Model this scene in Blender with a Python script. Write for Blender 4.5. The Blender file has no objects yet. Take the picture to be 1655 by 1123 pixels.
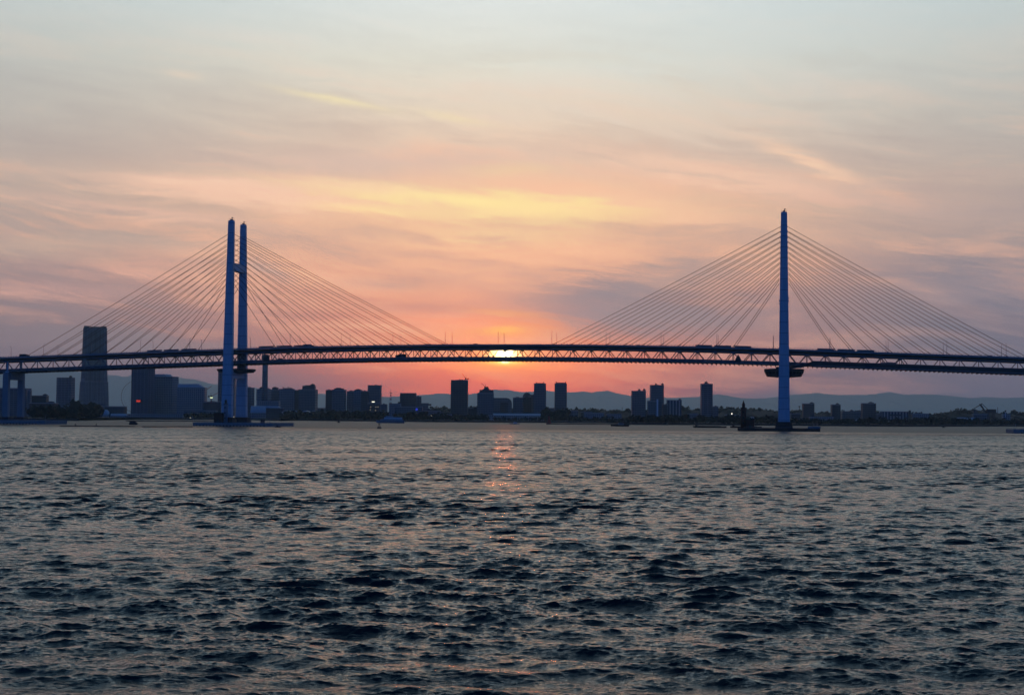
import bpy, bmesh, math, random
import numpy as np
from mathutils import Vector, Matrix
random.seed(7); rng = np.random.default_rng(11)
scene = bpy.context.scene
COL = scene.collection

# ------------------------------------------------------------------ camera
# a 36.7 degree lens, 10 m above the water, 1.24 km from the bridge
F = 2497.0; CX, CY = 827.5, 561.5
PITCH = math.radians(2.55); ROLL = math.radians(0.45); H = 10.0
cp, sp, cr, sr = math.cos(PITCH), math.sin(PITCH), math.cos(ROLL), math.sin(ROLL)
FW = Vector((0, cp, sp)); U0 = Vector((0, -sp, cp)); R0 = Vector((1, 0, 0))
RT = R0 * cr + U0 * sr; UP = U0 * cr - R0 * sr
def ray(px, py): return FW + RT * ((px - CX) / F) - UP * ((py - CY) / F)
def pt(px, py, Y):                       # a point seen at (px, py), Y metres ahead
    r = ray(px, py); k = Y / r.y; return Vector((r.x * k, Y, H + r.z * k))
def ground(px, py, z=0.0):
    r = ray(px, py); k = (z - H) / r.z; return Vector((r.x * k, r.y * k, z))
def azel(px, py):
    r = ray(px, py); return math.degrees(math.atan2(r.x, r.y)), math.degrees(math.atan2(r.z, math.hypot(r.x, r.y)))
cam = bpy.data.cameras.new("camera"); cam.sensor_width = 36; cam.lens = 36 * F / 1655
cam.clip_start = 0.5; cam.clip_end = 200000
camo = bpy.data.objects.new("camera", cam); COL.objects.link(camo)
camo.matrix_world = Matrix(((RT.x, UP.x, -FW.x, 0), (RT.y, UP.y, -FW.y, 0), (RT.z, UP.z, -FW.z, H), (0, 0, 0, 1)))
scene.camera = camo

# ------------------------------------------------------------------ helpers
def lin(c):
    return tuple((v / 255 / 12.92 if v / 255 <= 0.04045 else ((v / 255 + 0.055) / 1.055) ** 2.4) for v in c)
class NT:
    def __init__(s, tree): s.t = tree; s.n = tree.nodes; s.l = tree.links
    def new(s, typ, **kw):
        n = s.n.new(typ)
        for k, v in kw.items(): setattr(n, k, v)
        return n
    def put(s, sock, v):
        if isinstance(v, bpy.types.NodeSocket): s.l.new(v, sock)
        elif v is not None:
            if isinstance(v, (tuple, list)) and len(v) == 3 and sock.type == 'RGBA': v = (*v, 1)
            sock.default_value = v
    def m(s, op, a, b=None, c=None, clamp=False):
        n = s.new('ShaderNodeMath', operation=op); n.use_clamp = clamp
        for i, v in enumerate((a, b, c)):
            if v is not None: s.put(n.inputs[i], v)
        return n.outputs[0]
    def mix(s, f, a, b, typ='MIX', clamp=True):
        n = s.new('ShaderNodeMix', data_type='RGBA', blend_type=typ); n.clamp_factor = clamp
        s.put(n.inputs[0], f); s.put(n.inputs[6], a); s.put(n.inputs[7], b); return n.outputs[2]
    def ramp(s, f, stops, interp='LINEAR'):
        n = s.new('ShaderNodeValToRGB'); cr_ = n.color_ramp; cr_.interpolation = interp
        while len(cr_.elements) > 1: cr_.elements.remove(cr_.elements[0])
        for i, (p, c) in enumerate(stops):
            e = cr_.elements[0] if i == 0 else cr_.elements.new(p)
            e.position = p; e.color = (*c, 1) if len(c) == 3 else c
        s.put(n.inputs[0], f); return n.outputs[0]
    def xyz(s, x, y, z):
        n = s.new('ShaderNodeCombineXYZ'); s.put(n.inputs[0], x); s.put(n.inputs[1], y); s.put(n.inputs[2], z); return n.outputs[0]
    def noise(s, vec, scale, detail=4, rough=0.5, dist=0.0):
        n = s.new('ShaderNodeTexNoise'); s.put(n.inputs['Vector'], vec)
        n.inputs['Scale'].default_value = scale; n.inputs['Detail'].default_value = detail
        n.inputs['Roughness'].default_value = rough; n.inputs['Distortion'].default_value = dist
        return n.outputs[0]

def mat_base(name):
    m = bpy.data.materials.new(name); m.use_nodes = True; t = NT(m.node_tree); t.n.clear()
    out = t.new('ShaderNodeOutputMaterial'); b = t.new('ShaderNodeBsdfPrincipled'); t.l.new(b.outputs[0], out.inputs[0])
    return m, t, b
def mat_plain(name, col, rough=0.6, var=0.25, scale=0.3, spec=0.3, metal=0.0):
    m, t, b = mat_base(name)
    tc = t.new('ShaderNodeTexCoord'); n = t.noise(tc.outputs['Object'], scale, 5, 0.6)
    f = t.m('MULTIPLY_ADD', n, 2 * var, 1 - var)
    t.put(b.inputs['Base Color'], t.mix(1.0, col, t.xyz(f, f, f), 'MULTIPLY'))
    b.inputs['Roughness'].default_value = rough; b.inputs['Specular IOR Level'].default_value = spec; b.inputs['Metallic'].default_value = metal
    return m
def mat_facade(name, wall, glass, floor=3.6, bay=4.0, gx=0.35, gz=0.5, rough=0.6):
    # storeys of window bands between spandrels, with mullions
    m, t, b = mat_base(name)
    tc = t.new('ShaderNodeTexCoord'); s = t.new('ShaderNodeSeparateXYZ'); t.l.new(tc.outputs['Object'], s.inputs[0])
    fz = t.m('LESS_THAN', t.m('FRACT', t.m('DIVIDE', s.outputs[2], floor)), gz)
    h = t.m('ADD', s.outputs[0], s.outputs[1])
    fx = t.m('GREATER_THAN', t.m('FRACT', t.m('DIVIDE', h, bay)), gx)
    nrm = t.new('ShaderNodeSeparateXYZ'); t.l.new(tc.outputs['Normal'], nrm.inputs[0])
    side = t.m('LESS_THAN', t.m('ABSOLUTE', nrm.outputs[2]), 0.5)
    f = t.m('MULTIPLY', t.m('MULTIPLY', fz, fx), side)
    n = t.noise(tc.outputs['Object'], 0.05, 4, 0.6)
    k = t.m('MULTIPLY_ADD', n, 0.5, 0.75)
    w = t.mix(1.0, wall, t.xyz(k, k, k), 'MULTIPLY')
    t.put(b.inputs['Base Color'], t.mix(f, w, glass)); t.put(b.inputs['Roughness'], t.m('MULTIPLY_ADD', f, -0.35, rough))
    b.inputs['Specular IOR Level'].default_value = 0.3
    return m
def mat_emit(name, col, strength):
    m, t, b = mat_base(name)
    b.inputs['Base Color'].default_value = (0.05, 0.05, 0.05, 1)
    b.inputs['Emission Color'].default_value = (*col, 1); b.inputs['Emission Strength'].default_value = strength
    return m

class MB:
    def __init__(s): s.v = []; s.f = []
    def add(s, vs, fs):
        o = len(s.v); s.v += [tuple(v) for v in vs]; s.f += [tuple(i + o for i in f) for f in fs]; return s
    def box(s, x0, x1, y0, y1, z0, z1):
        return s.add([(x0, y0, z0), (x1, y0, z0), (x1, y1, z0), (x0, y1, z0), (x0, y0, z1), (x1, y0, z1), (x1, y1, z1), (x0, y1, z1)],
                     [(3, 2, 1, 0), (4, 5, 6, 7), (0, 1, 5, 4), (1, 2, 6, 5), (2, 3, 7, 6), (3, 0, 4, 7)])
    def loft(s, rings):                      # closed rings of equal length, capped
        n = len(rings[0]); o = len(s.v)
        for r in rings: s.v += [tuple(p) for p in r]
        for i in range(len(rings) - 1):
            for j in range(n):
                k = (j + 1) % n; a = o + i * n
                s.f.append((a + j, a + k, a + n + k, a + n + j))
        s.f.append(tuple(o + j for j in reversed(range(n)))); e = o + (len(rings) - 1) * n
        s.f.append(tuple(e + j for j in range(n))); return s
    def cyl(s, x, y, z0, z1, r0, r1=None, n=10):
        r1 = r0 if r1 is None else r1
        return s.loft([[(x + r * math.cos(2 * math.pi * i / n), y + r * math.sin(2 * math.pi * i / n), z) for i in range(n)] for r, z in ((r0, z0), (max(r1, .01), z1))])
    def lathe(s, prof, x=0, y=0, n=16):
        return s.loft([[(x + max(r, .01) * math.cos(2 * math.pi * i / n), y + max(r, .01) * math.sin(2 * math.pi * i / n), z) for i in range(n)] for r, z in prof])
    def bar(s, a, b, r, n=4, r2=None, ph=math.pi / 4):
        a, b = Vector(a), Vector(b); d = (b - a).normalized()
        q = Vector((0, 0, 1)) if abs(d.z) < 0.95 else Vector((0, 1, 0))
        e1 = d.cross(q).normalized(); e2 = d.cross(e1); r2 = r if r2 is None else r2
        return s.loft([[p + e1 * (rr * math.cos(2 * math.pi * i / n + ph)) + e2 * (rr * math.sin(2 * math.pi * i / n + ph)) for i in range(n)] for p, rr in ((a, r), (b, r2))])
    def prism(s, outline, axis, d0, d1):     # outline in the other two axes
        def P(u, v, d): return (d, u, v) if axis == 'x' else ((u, d, v) if axis == 'y' else (u, v, d))
        return s.loft([[P(u, v, d0) for u, v in outline], [P(u, v, d1) for u, v in outline]])
    def dome(s, x, y, z, r, rz=None, n=16, m=8):
        rz = r if rz is None else rz
        return s.lathe([(r * math.cos(i * math.pi / 2 / m), z + rz * math.sin(i * math.pi / 2 / m)) for i in range(m + 1)], x, y, n)
    def ball(s, x, y, z, r, n=16, m=10):
        return s.lathe([(r * math.cos(-math.pi / 2 + i * math.pi / m), z + r * math.sin(-math.pi / 2 + i * math.pi / m)) for i in range(m + 1)], x, y, n)
    def build(s, name, mat, parent=None, smooth=False, bevel=0.0):
        me = bpy.data.meshes.new(name); me.from_pydata(s.v, [], s.f)
        bm = bmesh.new(); bm.from_mesh(me); bmesh.ops.recalc_face_normals(bm, faces=bm.faces); bm.to_mesh(me); bm.free()
        me.materials.append(mat)
        if smooth: me.polygons.foreach_set('use_smooth', [True] * len(me.polygons))
        o = bpy.data.objects.new(name, me); COL.objects.link(o)
        if parent: o.parent = parent
        if bevel:
            b = o.modifiers.new('bevel', 'BEVEL'); b.width = bevel; b.segments = 2; b.limit_method = 'ANGLE'
        return o
def empty(name, loc=(0, 0, 0), rz=0.0, parent=None):
    o = bpy.data.objects.new(name, None); COL.objects.link(o); o.location = loc; o.rotation_euler = (0, 0, rz)
    if parent: o.parent = parent
    return o
def tag(o, label=None, cat=None, group=None, kind=None):
    if label: o['label'] = label
    if cat: o['category'] = cat
    if group: o['group'] = group
    if kind: o['kind'] = kind
    return o
KIDS = {}
def copy_tree(o, parent=None):
    c = o.copy(); COL.objects.link(c)
    if parent is not None: c.parent = parent
    for ch in [k for k in o.children]: copy_tree(ch, c)
    return c

# ------------------------------------------------------------------ materials
M = {}
def mat_steel():
    # white paint, streaked, with faint darker bands at the block joints
    m, t, b = mat_base('white_steel')
    tc = t.new('ShaderNodeTexCoord'); s = t.new('ShaderNodeSeparateXYZ'); t.l.new(tc.outputs['Object'], s.inputs[0])
    j = t.m('LESS_THAN', t.m('FRACT', t.m('DIVIDE', s.outputs[2], 8.6)), 0.045)
    mp = t.new('ShaderNodeMapping'); t.l.new(tc.outputs['Object'], mp.inputs[0]); mp.inputs['Scale'].default_value = (0.8, 0.8, 0.05)
    n = t.noise(mp.outputs[0], 1.0, 5, 0.65)
    k = t.m('MULTIPLY', t.m('MULTIPLY_ADD', n, 0.5, 0.72), t.m('MULTIPLY_ADD', j, -0.45, 1.0))
    t.put(b.inputs['Base Color'], t.mix(1.0, (0.56, 0.66, 0.75), t.xyz(k, k, k), 'MULTIPLY'))
    b.inputs['Roughness'].default_value = 0.5; b.inputs['Specular IOR Level'].default_value = 0.25
    return m
M['steel'] = mat_steel()
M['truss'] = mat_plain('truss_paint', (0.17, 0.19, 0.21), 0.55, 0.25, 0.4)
M['deck'] = mat_plain('deck_girder_shade', (0.045, 0.05, 0.06), 0.6, 0.2, 0.25)  # shade on the down-facing fascias and soffits is put into this dark colour
M['cable'] = mat_plain('cable_sheath', (0.07, 0.05, 0.045), 0.5, 0.2, 0.3)
M['asphalt'] = mat_plain('asphalt', (0.05, 0.05, 0.05), 0.9, 0.2, 0.5)
M['black'] = mat_plain('dark_rubber', (0.025, 0.025, 0.028), 0.8, 0.3, 0.5)
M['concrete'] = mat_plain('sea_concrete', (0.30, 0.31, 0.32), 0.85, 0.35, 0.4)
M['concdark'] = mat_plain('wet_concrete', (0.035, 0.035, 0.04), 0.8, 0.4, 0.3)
M['rust'] = mat_plain('red_brown_paint', (0.11, 0.032, 0.022), 0.7, 0.35, 0.4)
M['darkpaint'] = mat_plain('dark_grey_paint', (0.05, 0.055, 0.06), 0.6, 0.2, 0.5)
M['greypaint'] = mat_plain('grey_paint', (0.28, 0.31, 0.34), 0.6, 0.2, 0.5)
M['white'] = mat_plain('white_paint', (0.70, 0.72, 0.74), 0.5, 0.15, 0.5)
M['red'] = mat_plain('red_paint', (0.35, 0.03, 0.025), 0.55, 0.2, 0.5)
M['glass'] = mat_plain('dark_glass', (0.02, 0.025, 0.03), 0.15, 0.1, 0.5, 0.5)
M['roof'] = mat_plain('pale_roof', (0.62, 0.65, 0.68), 0.6, 0.15, 0.05)
M['roofdark'] = mat_plain('dark_roof', (0.10, 0.10, 0.11), 0.8, 0.25, 0.05)
M['land'] = mat_plain('quay_ground', (0.04, 0.045, 0.045), 0.9, 0.4, 0.02)
M['hill'] = mat_plain('wooded_slope', (0.018, 0.026, 0.022), 0.95, 0.4, 0.02)
M['leaf'] = mat_plain('foliage', (0.022, 0.034, 0.022), 0.9, 0.5, 0.15)
M['mountain'] = mat_plain('far_slopes', (0.06, 0.075, 0.05), 1.0, 0.3, 0.001)
M['f_pale'] = mat_facade('pale_facade', (0.30, 0.32, 0.34), (0.07, 0.08, 0.10))
M['f_grey'] = mat_facade('grey_facade', (0.18, 0.20, 0.22), (0.05, 0.06, 0.07), 3.4, 3.2)
M['f_dark'] = mat_facade('dark_facade', (0.085, 0.09, 0.10), (0.03, 0.035, 0.04), 3.8, 3.0)
M['f_brown'] = mat_facade('brick_facade', (0.12, 0.07, 0.055), (0.04, 0.04, 0.045), 3.8, 5.0, 0.6)
M['f_glass'] = mat_facade('glass_facade', (0.10, 0.15, 0.22), (0.03, 0.05, 0.08), 4.0, 9.0, 0.12, 0.62)
M['f_stripe'] = mat_facade('striped_facade', (0.30, 0.33, 0.36), (0.07, 0.08, 0.10), 400.0, 6.0, 0.4, 1.0)
M['lampw'] = mat_emit('lamp_white', (1.0, 0.93, 0.75), 1.6)
M['lampg'] = mat_emit('lamp_greenish', (0.85, 1.0, 0.55), 1.3)
M['signred'] = mat_emit('sign_red', (1.0, 0.06, 0.02), 0.8)
M['signblue'] = mat_emit('sign_blue', (0.05, 0.08, 1.0), 0.5)
M['winlit'] = mat_emit('window_light', (1.0, 0.85, 0.6), 0.5)
def copy_or(m): return M[m]
# evening air and water settings
SUN_STRENGTH = 0.045
HAZE_D = 4.0e-5; HAZE_COL = (0.62, 0.89, 1.0, 1); HAZE_G = 0.6; HAZE_TOP = 1750.0; HAZE_S = (0.085, 0.112, 0.15)
WAVE_EPS = 0.0225; WATER_COL = (0.004, 0.022, 0.031); BUMP_D = 0.18; ROUGH_FAR = 0.42
CABLE_R = 0.195

# ------------------------------------------------------------------ sky
SUN_AZ, SUN_EL = azel(816, 573)
def make_world():
    w = bpy.data.worlds.new("World"); scene.world = w; w.use_nodes = True; t = NT(w.node_tree); t.n.clear()
    out = t.new('ShaderNodeOutputWorld'); bg = t.new('ShaderNodeBackground'); t.l.new(bg.outputs[0], out.inputs[0])
    tc = t.new('ShaderNodeTexCoord'); s = t.new('ShaderNodeSeparateXYZ'); t.l.new(tc.outputs['Generated'], s.inputs[0])
    x, y, z = s.outputs
    D = 180 / math.pi
    el = t.m('MULTIPLY', t.m('ARCSINE', z), D)
    az = t.m('MULTIPLY', t.m('ARCTAN2', x, y), D)
    # streaky high cloud, sheared a little downwards to the right
    sh = t.m('ADD', el, t.m('MULTIPLY', az, 0.10))
    warp = t.noise(t.xyz(t.m('MULTIPLY', az, 0.10), t.m('MULTIPLY', sh, 0.22), 3.1), 1.0, 3, 0.5)
    elw = t.m('ADD', sh, t.m('MULTIPLY_ADD', warp, 2.4, -1.2))
    n1 = t.noise(t.xyz(t.m('MULTIPLY', az, 0.075), t.m('MULTIPLY', elw, 0.55), 0.7), 1.0, 6, 0.58, 0.3)
    n2 = t.noise(t.xyz(t.m('MULTIPLY', az, 0.22), t.m('MULTIPLY', elw, 1.9), 8.3), 1.0, 5, 0.6, 0.4)
    n3 = t.noise(t.xyz(t.m('MULTIPLY', az, 0.55), t.m('MULTIPLY', elw, 4.6), 2.3), 1.0, 5, 0.62, 0.5)
    rag = t.m('ADD', t.m('MULTIPLY_ADD', n2, 2.6, -1.3), t.m('MULTIPLY_ADD', n3, 2.0, -1.0))
    st = t.m('ADD', t.m('MULTIPLY', n1, 0.68), t.m('MULTIPLY', n2, 0.24), ) if False else t.m('ADD', t.m('ADD', t.m('MULTIPLY', n1, 0.60), t.m('MULTIPLY', n2, 0.27)), t.m('MULTIPLY', n3, 0.13))          # ~0.5 mean
    stc = t.m('MULTIPLY_ADD', st, 7.0, -3.5)                                       # about -1..1
    # the west: a sun column and the sides, both by elevation
    E0, E1 = -3.0, 42.0
    def P(e): return (e - E0) / (E1 - E0)
    fe = t.m('DIVIDE', t.m('SUBTRACT', el, E0), E1 - E0, clamp=True)
    fe = t.m('ADD', fe, t.m('MULTIPLY', stc, 0.004), clamp=True)
    sun = [(-3, (150, 70, 60)), (0.3, (195, 98, 92)), (1.2, (228, 114, 96)), (2.0, (240, 126, 92)), (2.6, (236, 138, 106)), (3.6, (236, 150, 122)), (5.0, (246, 172, 138)), (6.5, (241, 184, 150)),
           (7.8, (236, 190, 156)), (9.2, (226, 192, 170)), (11, (230, 210, 188)), (13, (227, 222, 206)), (15.2, (224, 228, 224)), (19, (176, 196, 208)), (26, (102, 134, 154)), (42, (36, 62, 80))]
    side = [(-3, (60, 70, 90)), (0.2, (95, 98, 116)), (1.6, (118, 108, 118)), (3.2, (134, 122, 127)), (4.6, (146, 131, 133)), (6.4, (161, 149, 146)), (8.5, (177, 164, 156)), (10.5, (179, 176, 170)),
            (13, (184, 188, 184)), (15.2, (182, 198, 200)), (19, (136, 168, 186)), (26, (80, 116, 138)), (42, (30, 56, 74))]
    back = [(-3, (16, 34, 68)), (0.5, (32, 64, 124)), (6, (36, 82, 160)), (14, (38, 90, 176)), (24, (28, 74, 148)), (42, (15, 40, 64))]
    cs = t.ramp(fe, [(P(e), lin(c)) for e, c in sun]); cd = t.ramp(fe, [(P(e), lin(c)) for e, c in side]); cb = t.ramp(fe, [(P(e), lin(c)) for e, c in back])
    da = t.m('SUBTRACT', az, SUN_AZ)
    def gauss(v, sig): return t.m('POWER', math.e, t.m('MULTIPLY', t.m('POWER', t.m('DIVIDE', v, sig), 2.0), -0.5))
    lo = t.m('SUBTRACT', 1.0, t.m('DIVIDE', el, 6.5), clamp=True)
    sig = t.m('MULTIPLY_ADD', lo, -6.2, 9.4)
    wsun = t.m('POWER', math.e, t.m('MULTIPLY', t.m('POWER', t.m('DIVIDE', da, sig), 2.0), -0.5))
    wsun = t.m('ADD', wsun, t.m('MULTIPLY', stc, 0.10), clamp=True)
    col = t.mix(wsun, cd, cs)
    # clouds: pink-gold where the streaks thicken low in the west, mauve-grey between
    band = t.m('MULTIPLY', gauss(t.m('SUBTRACT', el, 6.5), 3.6), gauss(da, 17.0))
    col = t.mix(t.m('MULTIPLY', t.m('MULTIPLY', stc, band, clamp=True), 0.8), col, lin((252, 190, 156)))
    col = t.mix(t.m('MULTIPLY', t.m('MULTIPLY', t.m('MULTIPLY', stc, -1.0), band, clamp=True), 0.55), col, lin((168, 148, 146)))
    for px, py, rx, ry, ang, c, k, nm in BLOBS:
        a0, e0 = azel(px, py); rx *= 0.02294; ry *= 0.02294; ca, sa = math.cos(math.radians(ang)), math.sin(math.radians(ang))
        dx = t.m('SUBTRACT', az, a0); dy = t.m('SUBTRACT', el, e0)
        u = t.m('DIVIDE', t.m('ADD', t.m('MULTIPLY', dx, ca), t.m('MULTIPLY', dy, sa)), rx)
        v = t.m('DIVIDE', t.m('SUBTRACT', t.m('MULTIPLY', dy, ca), t.m('MULTIPLY', dx, sa)), ry)
        v = t.m('ADD', v, t.m('MULTIPLY', rag, min(2.2, nm * 2.6))); u = t.m('ADD', u, t.m('MULTIPLY', rag, nm * 0.5))
        g = t.m('POWER', math.e, t.m('MULTIPLY', t.m('ADD', t.m('MULTIPLY', u, u), t.m('MULTIPLY', v, v)), -1.0))
        mod = t.m('MULTIPLY_ADD', st, nm * 4.0, 1.0 - nm * 2.0, clamp=True) if nm < 0.5 else t.m('MULTIPLY_ADD', st, nm * 5.0, 0.6 - nm * 2.2, clamp=True)
        col = t.mix(t.m('MULTIPLY', t.m('MULTIPLY', g, mod), k), col, lin(c))
    # the veiled sun: glow and disc (the sky's own light)
    de = t.m('SUBTRACT', el, SUN_EL)
    rr = t.m('SQRT', t.m('ADD', t.m('MULTIPLY', da, da), t.m('MULTIPLY', de, de)))
    def glow(sx, sy, c, k, base):
        g = t.m('MULTIPLY', gauss(da, sx), gauss(de, sy)); return t.mix(t.m('MULTIPLY', g, k), base, tuple(v for v in c), 'ADD', clamp=False)
    col = glow(2.6, 0.9, (0.08, 0.012, 0.0), 1.0, col)
    col = glow(0.85, 0.24, (0.55, 0.24, 0.01), 1.0, col); col = glow(0.31, 0.15, (3.2, 2.6, 1.2), 1.0, col)
    disc = t.m('SUBTRACT', 1.0, t.m('DIVIDE', t.m('SUBTRACT', rr, 0.22), 0.12), clamp=True)
    col = t.mix(disc, col, (3.0, 2.5, 1.5), 'ADD')
    # round to the blue east
    wb = t.m('DIVIDE', t.m('SUBTRACT', t.m('ABSOLUTE', da), 24.0), 60.0, clamp=True)
    wb = t.m('MULTIPLY', wb, t.m('SUBTRACT', 2.0, wb))
    zen = t.m('DIVIDE', t.m('SUBTRACT', el, 32.0), 40.0, clamp=True)
    col = t.mix(t.m('MAXIMUM', wb, zen), col, cb)
    # the sky lies beyond the haze: it has to be brighter than it looks from the water
    zz = t.m('MAXIMUM', z, 0.004)
    path = t.m('MINIMUM', t.m('DIVIDE', HAZE_TOP - H, zz), 57000.0)
    T = t.m('POWER', math.e, t.m('MULTIPLY', path, -HAZE_D))
    inv = t.m('DIVIDE', 1.0, T)
    air = t.mix(1.0, HAZE_S, t.xyz(*[t.m('SUBTRACT', 1.0, T)] * 3), 'MULTIPLY')
    front = t.mix(1.0, t.mix(1.0, col, air, 'SUBTRACT', clamp=False), t.xyz(inv, inv, inv), 'MULTIPLY', clamp=False)
    fw = t.m('SUBTRACT', 1.0, wb)
    col = t.mix(fw, col, t.mix(1.0, front, (0, 0, 0), 'LIGHTEN'))
    t.l.new(col, bg.inputs[0]); bg.inputs[1].default_value = 1.0
    w.cycles.sampling_method = 'MANUAL'; w.cycles.sample_map_resolution = 2048
# clouds of the photograph's evening sky: place, size, tilt, colour, strength, raggedness
BLOBS = [
    (820, 372, 300, 130, 0, (250, 200, 158), 0.25, 0.2),
    (760, 323, 225, 12, -3, (255, 234, 158), 0.95, 0.4),
    (850, 342, 150, 15, -1, (255, 228, 158), 0.65, 0.4),
    (820, 335, 150, 36, 0, (254, 222, 162), 0.4, 0.3),
    (600, 338, 110, 9, -4, (255, 226, 156), 0.85, 0.5),
    (400, 312, 230, 20, -3, (248, 202, 174), 0.8, 0.45),
    (300, 292, 120, 6, -2, (250, 206, 178), 0.7, 0.5),
    (560, 300, 150, 9, -4, (252, 214, 172), 0.7, 0.5),
    (220, 342, 190, 10, -5, (244, 196, 170), 0.7, 0.5),
    (820, 272, 80, 10, 2, (246, 214, 160), 0.5, 0.4),
    (800, 382, 110, 12, 0, (252, 216, 160), 0.5, 0.5),
    (640, 262, 260, 22, 2, (214, 186, 172), 0.6, 0.3),
    (540, 163, 80, 6, -9, (242, 226, 180), 0.75, 0.4),
    (735, 190, 60, 7, -9, (240, 222, 178), 0.6, 0.5),
    (295, 122, 30, 7, -5, (226, 208, 188), 0.6, 0.4),
    (1310, 262, 90, 12, -23, (248, 206, 174), 0.85, 0.4),
    (1180, 285, 230, 18, -11, (246, 202, 174), 0.75, 0.55),
    (1060, 335, 200, 18, -10, (246, 196, 164), 0.6, 0.5),
    (1000, 185, 260, 22, -6, (228, 204, 184), 0.5, 0.5),
    (985, 476, 130, 38, 2, (140, 133, 140), 0.95, 0.3),
    (1120, 512, 190, 44, 3, (134, 125, 132), 0.8, 0.25),
    (1640, 570, 190, 120, 0, (100, 106, 124), 0.5, 0.2),
    (1010, 512, 150, 22, -2, (152, 138, 142), 0.7, 0.3),
    (1110, 440, 110, 30, 5, (160, 146, 144), 0.5, 0.3),
    (640, 458, 80, 11, -2, (190, 152, 140), 0.65, 0.3),
    (690, 500, 90, 9, -3, (190, 142, 132), 0.5, 0.4),
    (430, 436, 40, 10, -20, (160, 148, 150), 0.5, 0.4),
    (205, 436, 110, 16, -3, (224, 172, 152), 0.6, 0.6),
    (90, 470, 140, 12, -3, (206, 162, 150), 0.55, 0.5),
    (210, 390, 130, 14, -2, (170, 160, 152), 0.6, 0.5),
    (60, 400, 120, 14, 0, (196, 172, 154), 0.5, 0.4),
    (814, 533, 27, 5.5, 2, (255, 246, 120), 1.0, 0.03),
    (815, 535, 90, 14, 2, (250, 160, 100), 0.75, 0.25),
    (760, 520, 110, 9, -2, (252, 150, 112), 0.6, 0.5),
    (815, 586, 34, 5, 0, (255, 224, 90), 0.8, 0.1),
    (815, 592, 95, 9, 0, (255, 150, 88), 0.7, 0.2),
    (820, 508, 60, 6, -4, (255, 176, 112), 0.6, 0.5),
    (1500, 330, 240, 30, -5, (186, 162, 156), 0.45, 0.4),
    (1560, 285, 120, 10, -2, (206, 180, 166), 0.5, 0.5),
    (1560, 470, 170, 60, 0, (122, 128, 142), 0.5, 0.3),
    (1150, 60, 400, 90, 0, (206, 216, 216), 0.35, 0.3),
]
make_world()
sun = bpy.data.lights.new("sun", 'SUN'); sun.energy = SUN_STRENGTH; sun.angle = math.radians(0.5); sun.color = (1.0, 0.16, 0.025)
suno = bpy.data.objects.new("sun", sun); COL.objects.link(suno)
a, e = math.radians(SUN_AZ), math.radians(SUN_EL)
d = Vector((math.sin(a) * math.cos(e), math.cos(a) * math.cos(e), math.sin(e)))
suno.rotation_euler = d.to_track_quat('Z', 'Y').to_euler(); suno.location = d * 3000

# ------------------------------------------------------------------ haze
def make_haze():
    m = bpy.data.materials.new('haze'); m.use_nodes = True; t = NT(m.node_tree); t.n.clear()
    out = t.new('ShaderNodeOutputMaterial'); v = t.new('ShaderNodeVolumePrincipled'); t.l.new(v.outputs[0], out.inputs['Volume'])
    v.inputs['Color'].default_value = HAZE_COL; v.inputs['Density'].default_value = HAZE_D; v.inputs['Anisotropy'].default_value = HAZE_G
    o = MB().box(-52000, 52000, -400, 58000, -4, HAZE_TOP).build('haze', m); tag(o, 'evening haze over the harbour', kind='stuff')
make_haze()

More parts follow.
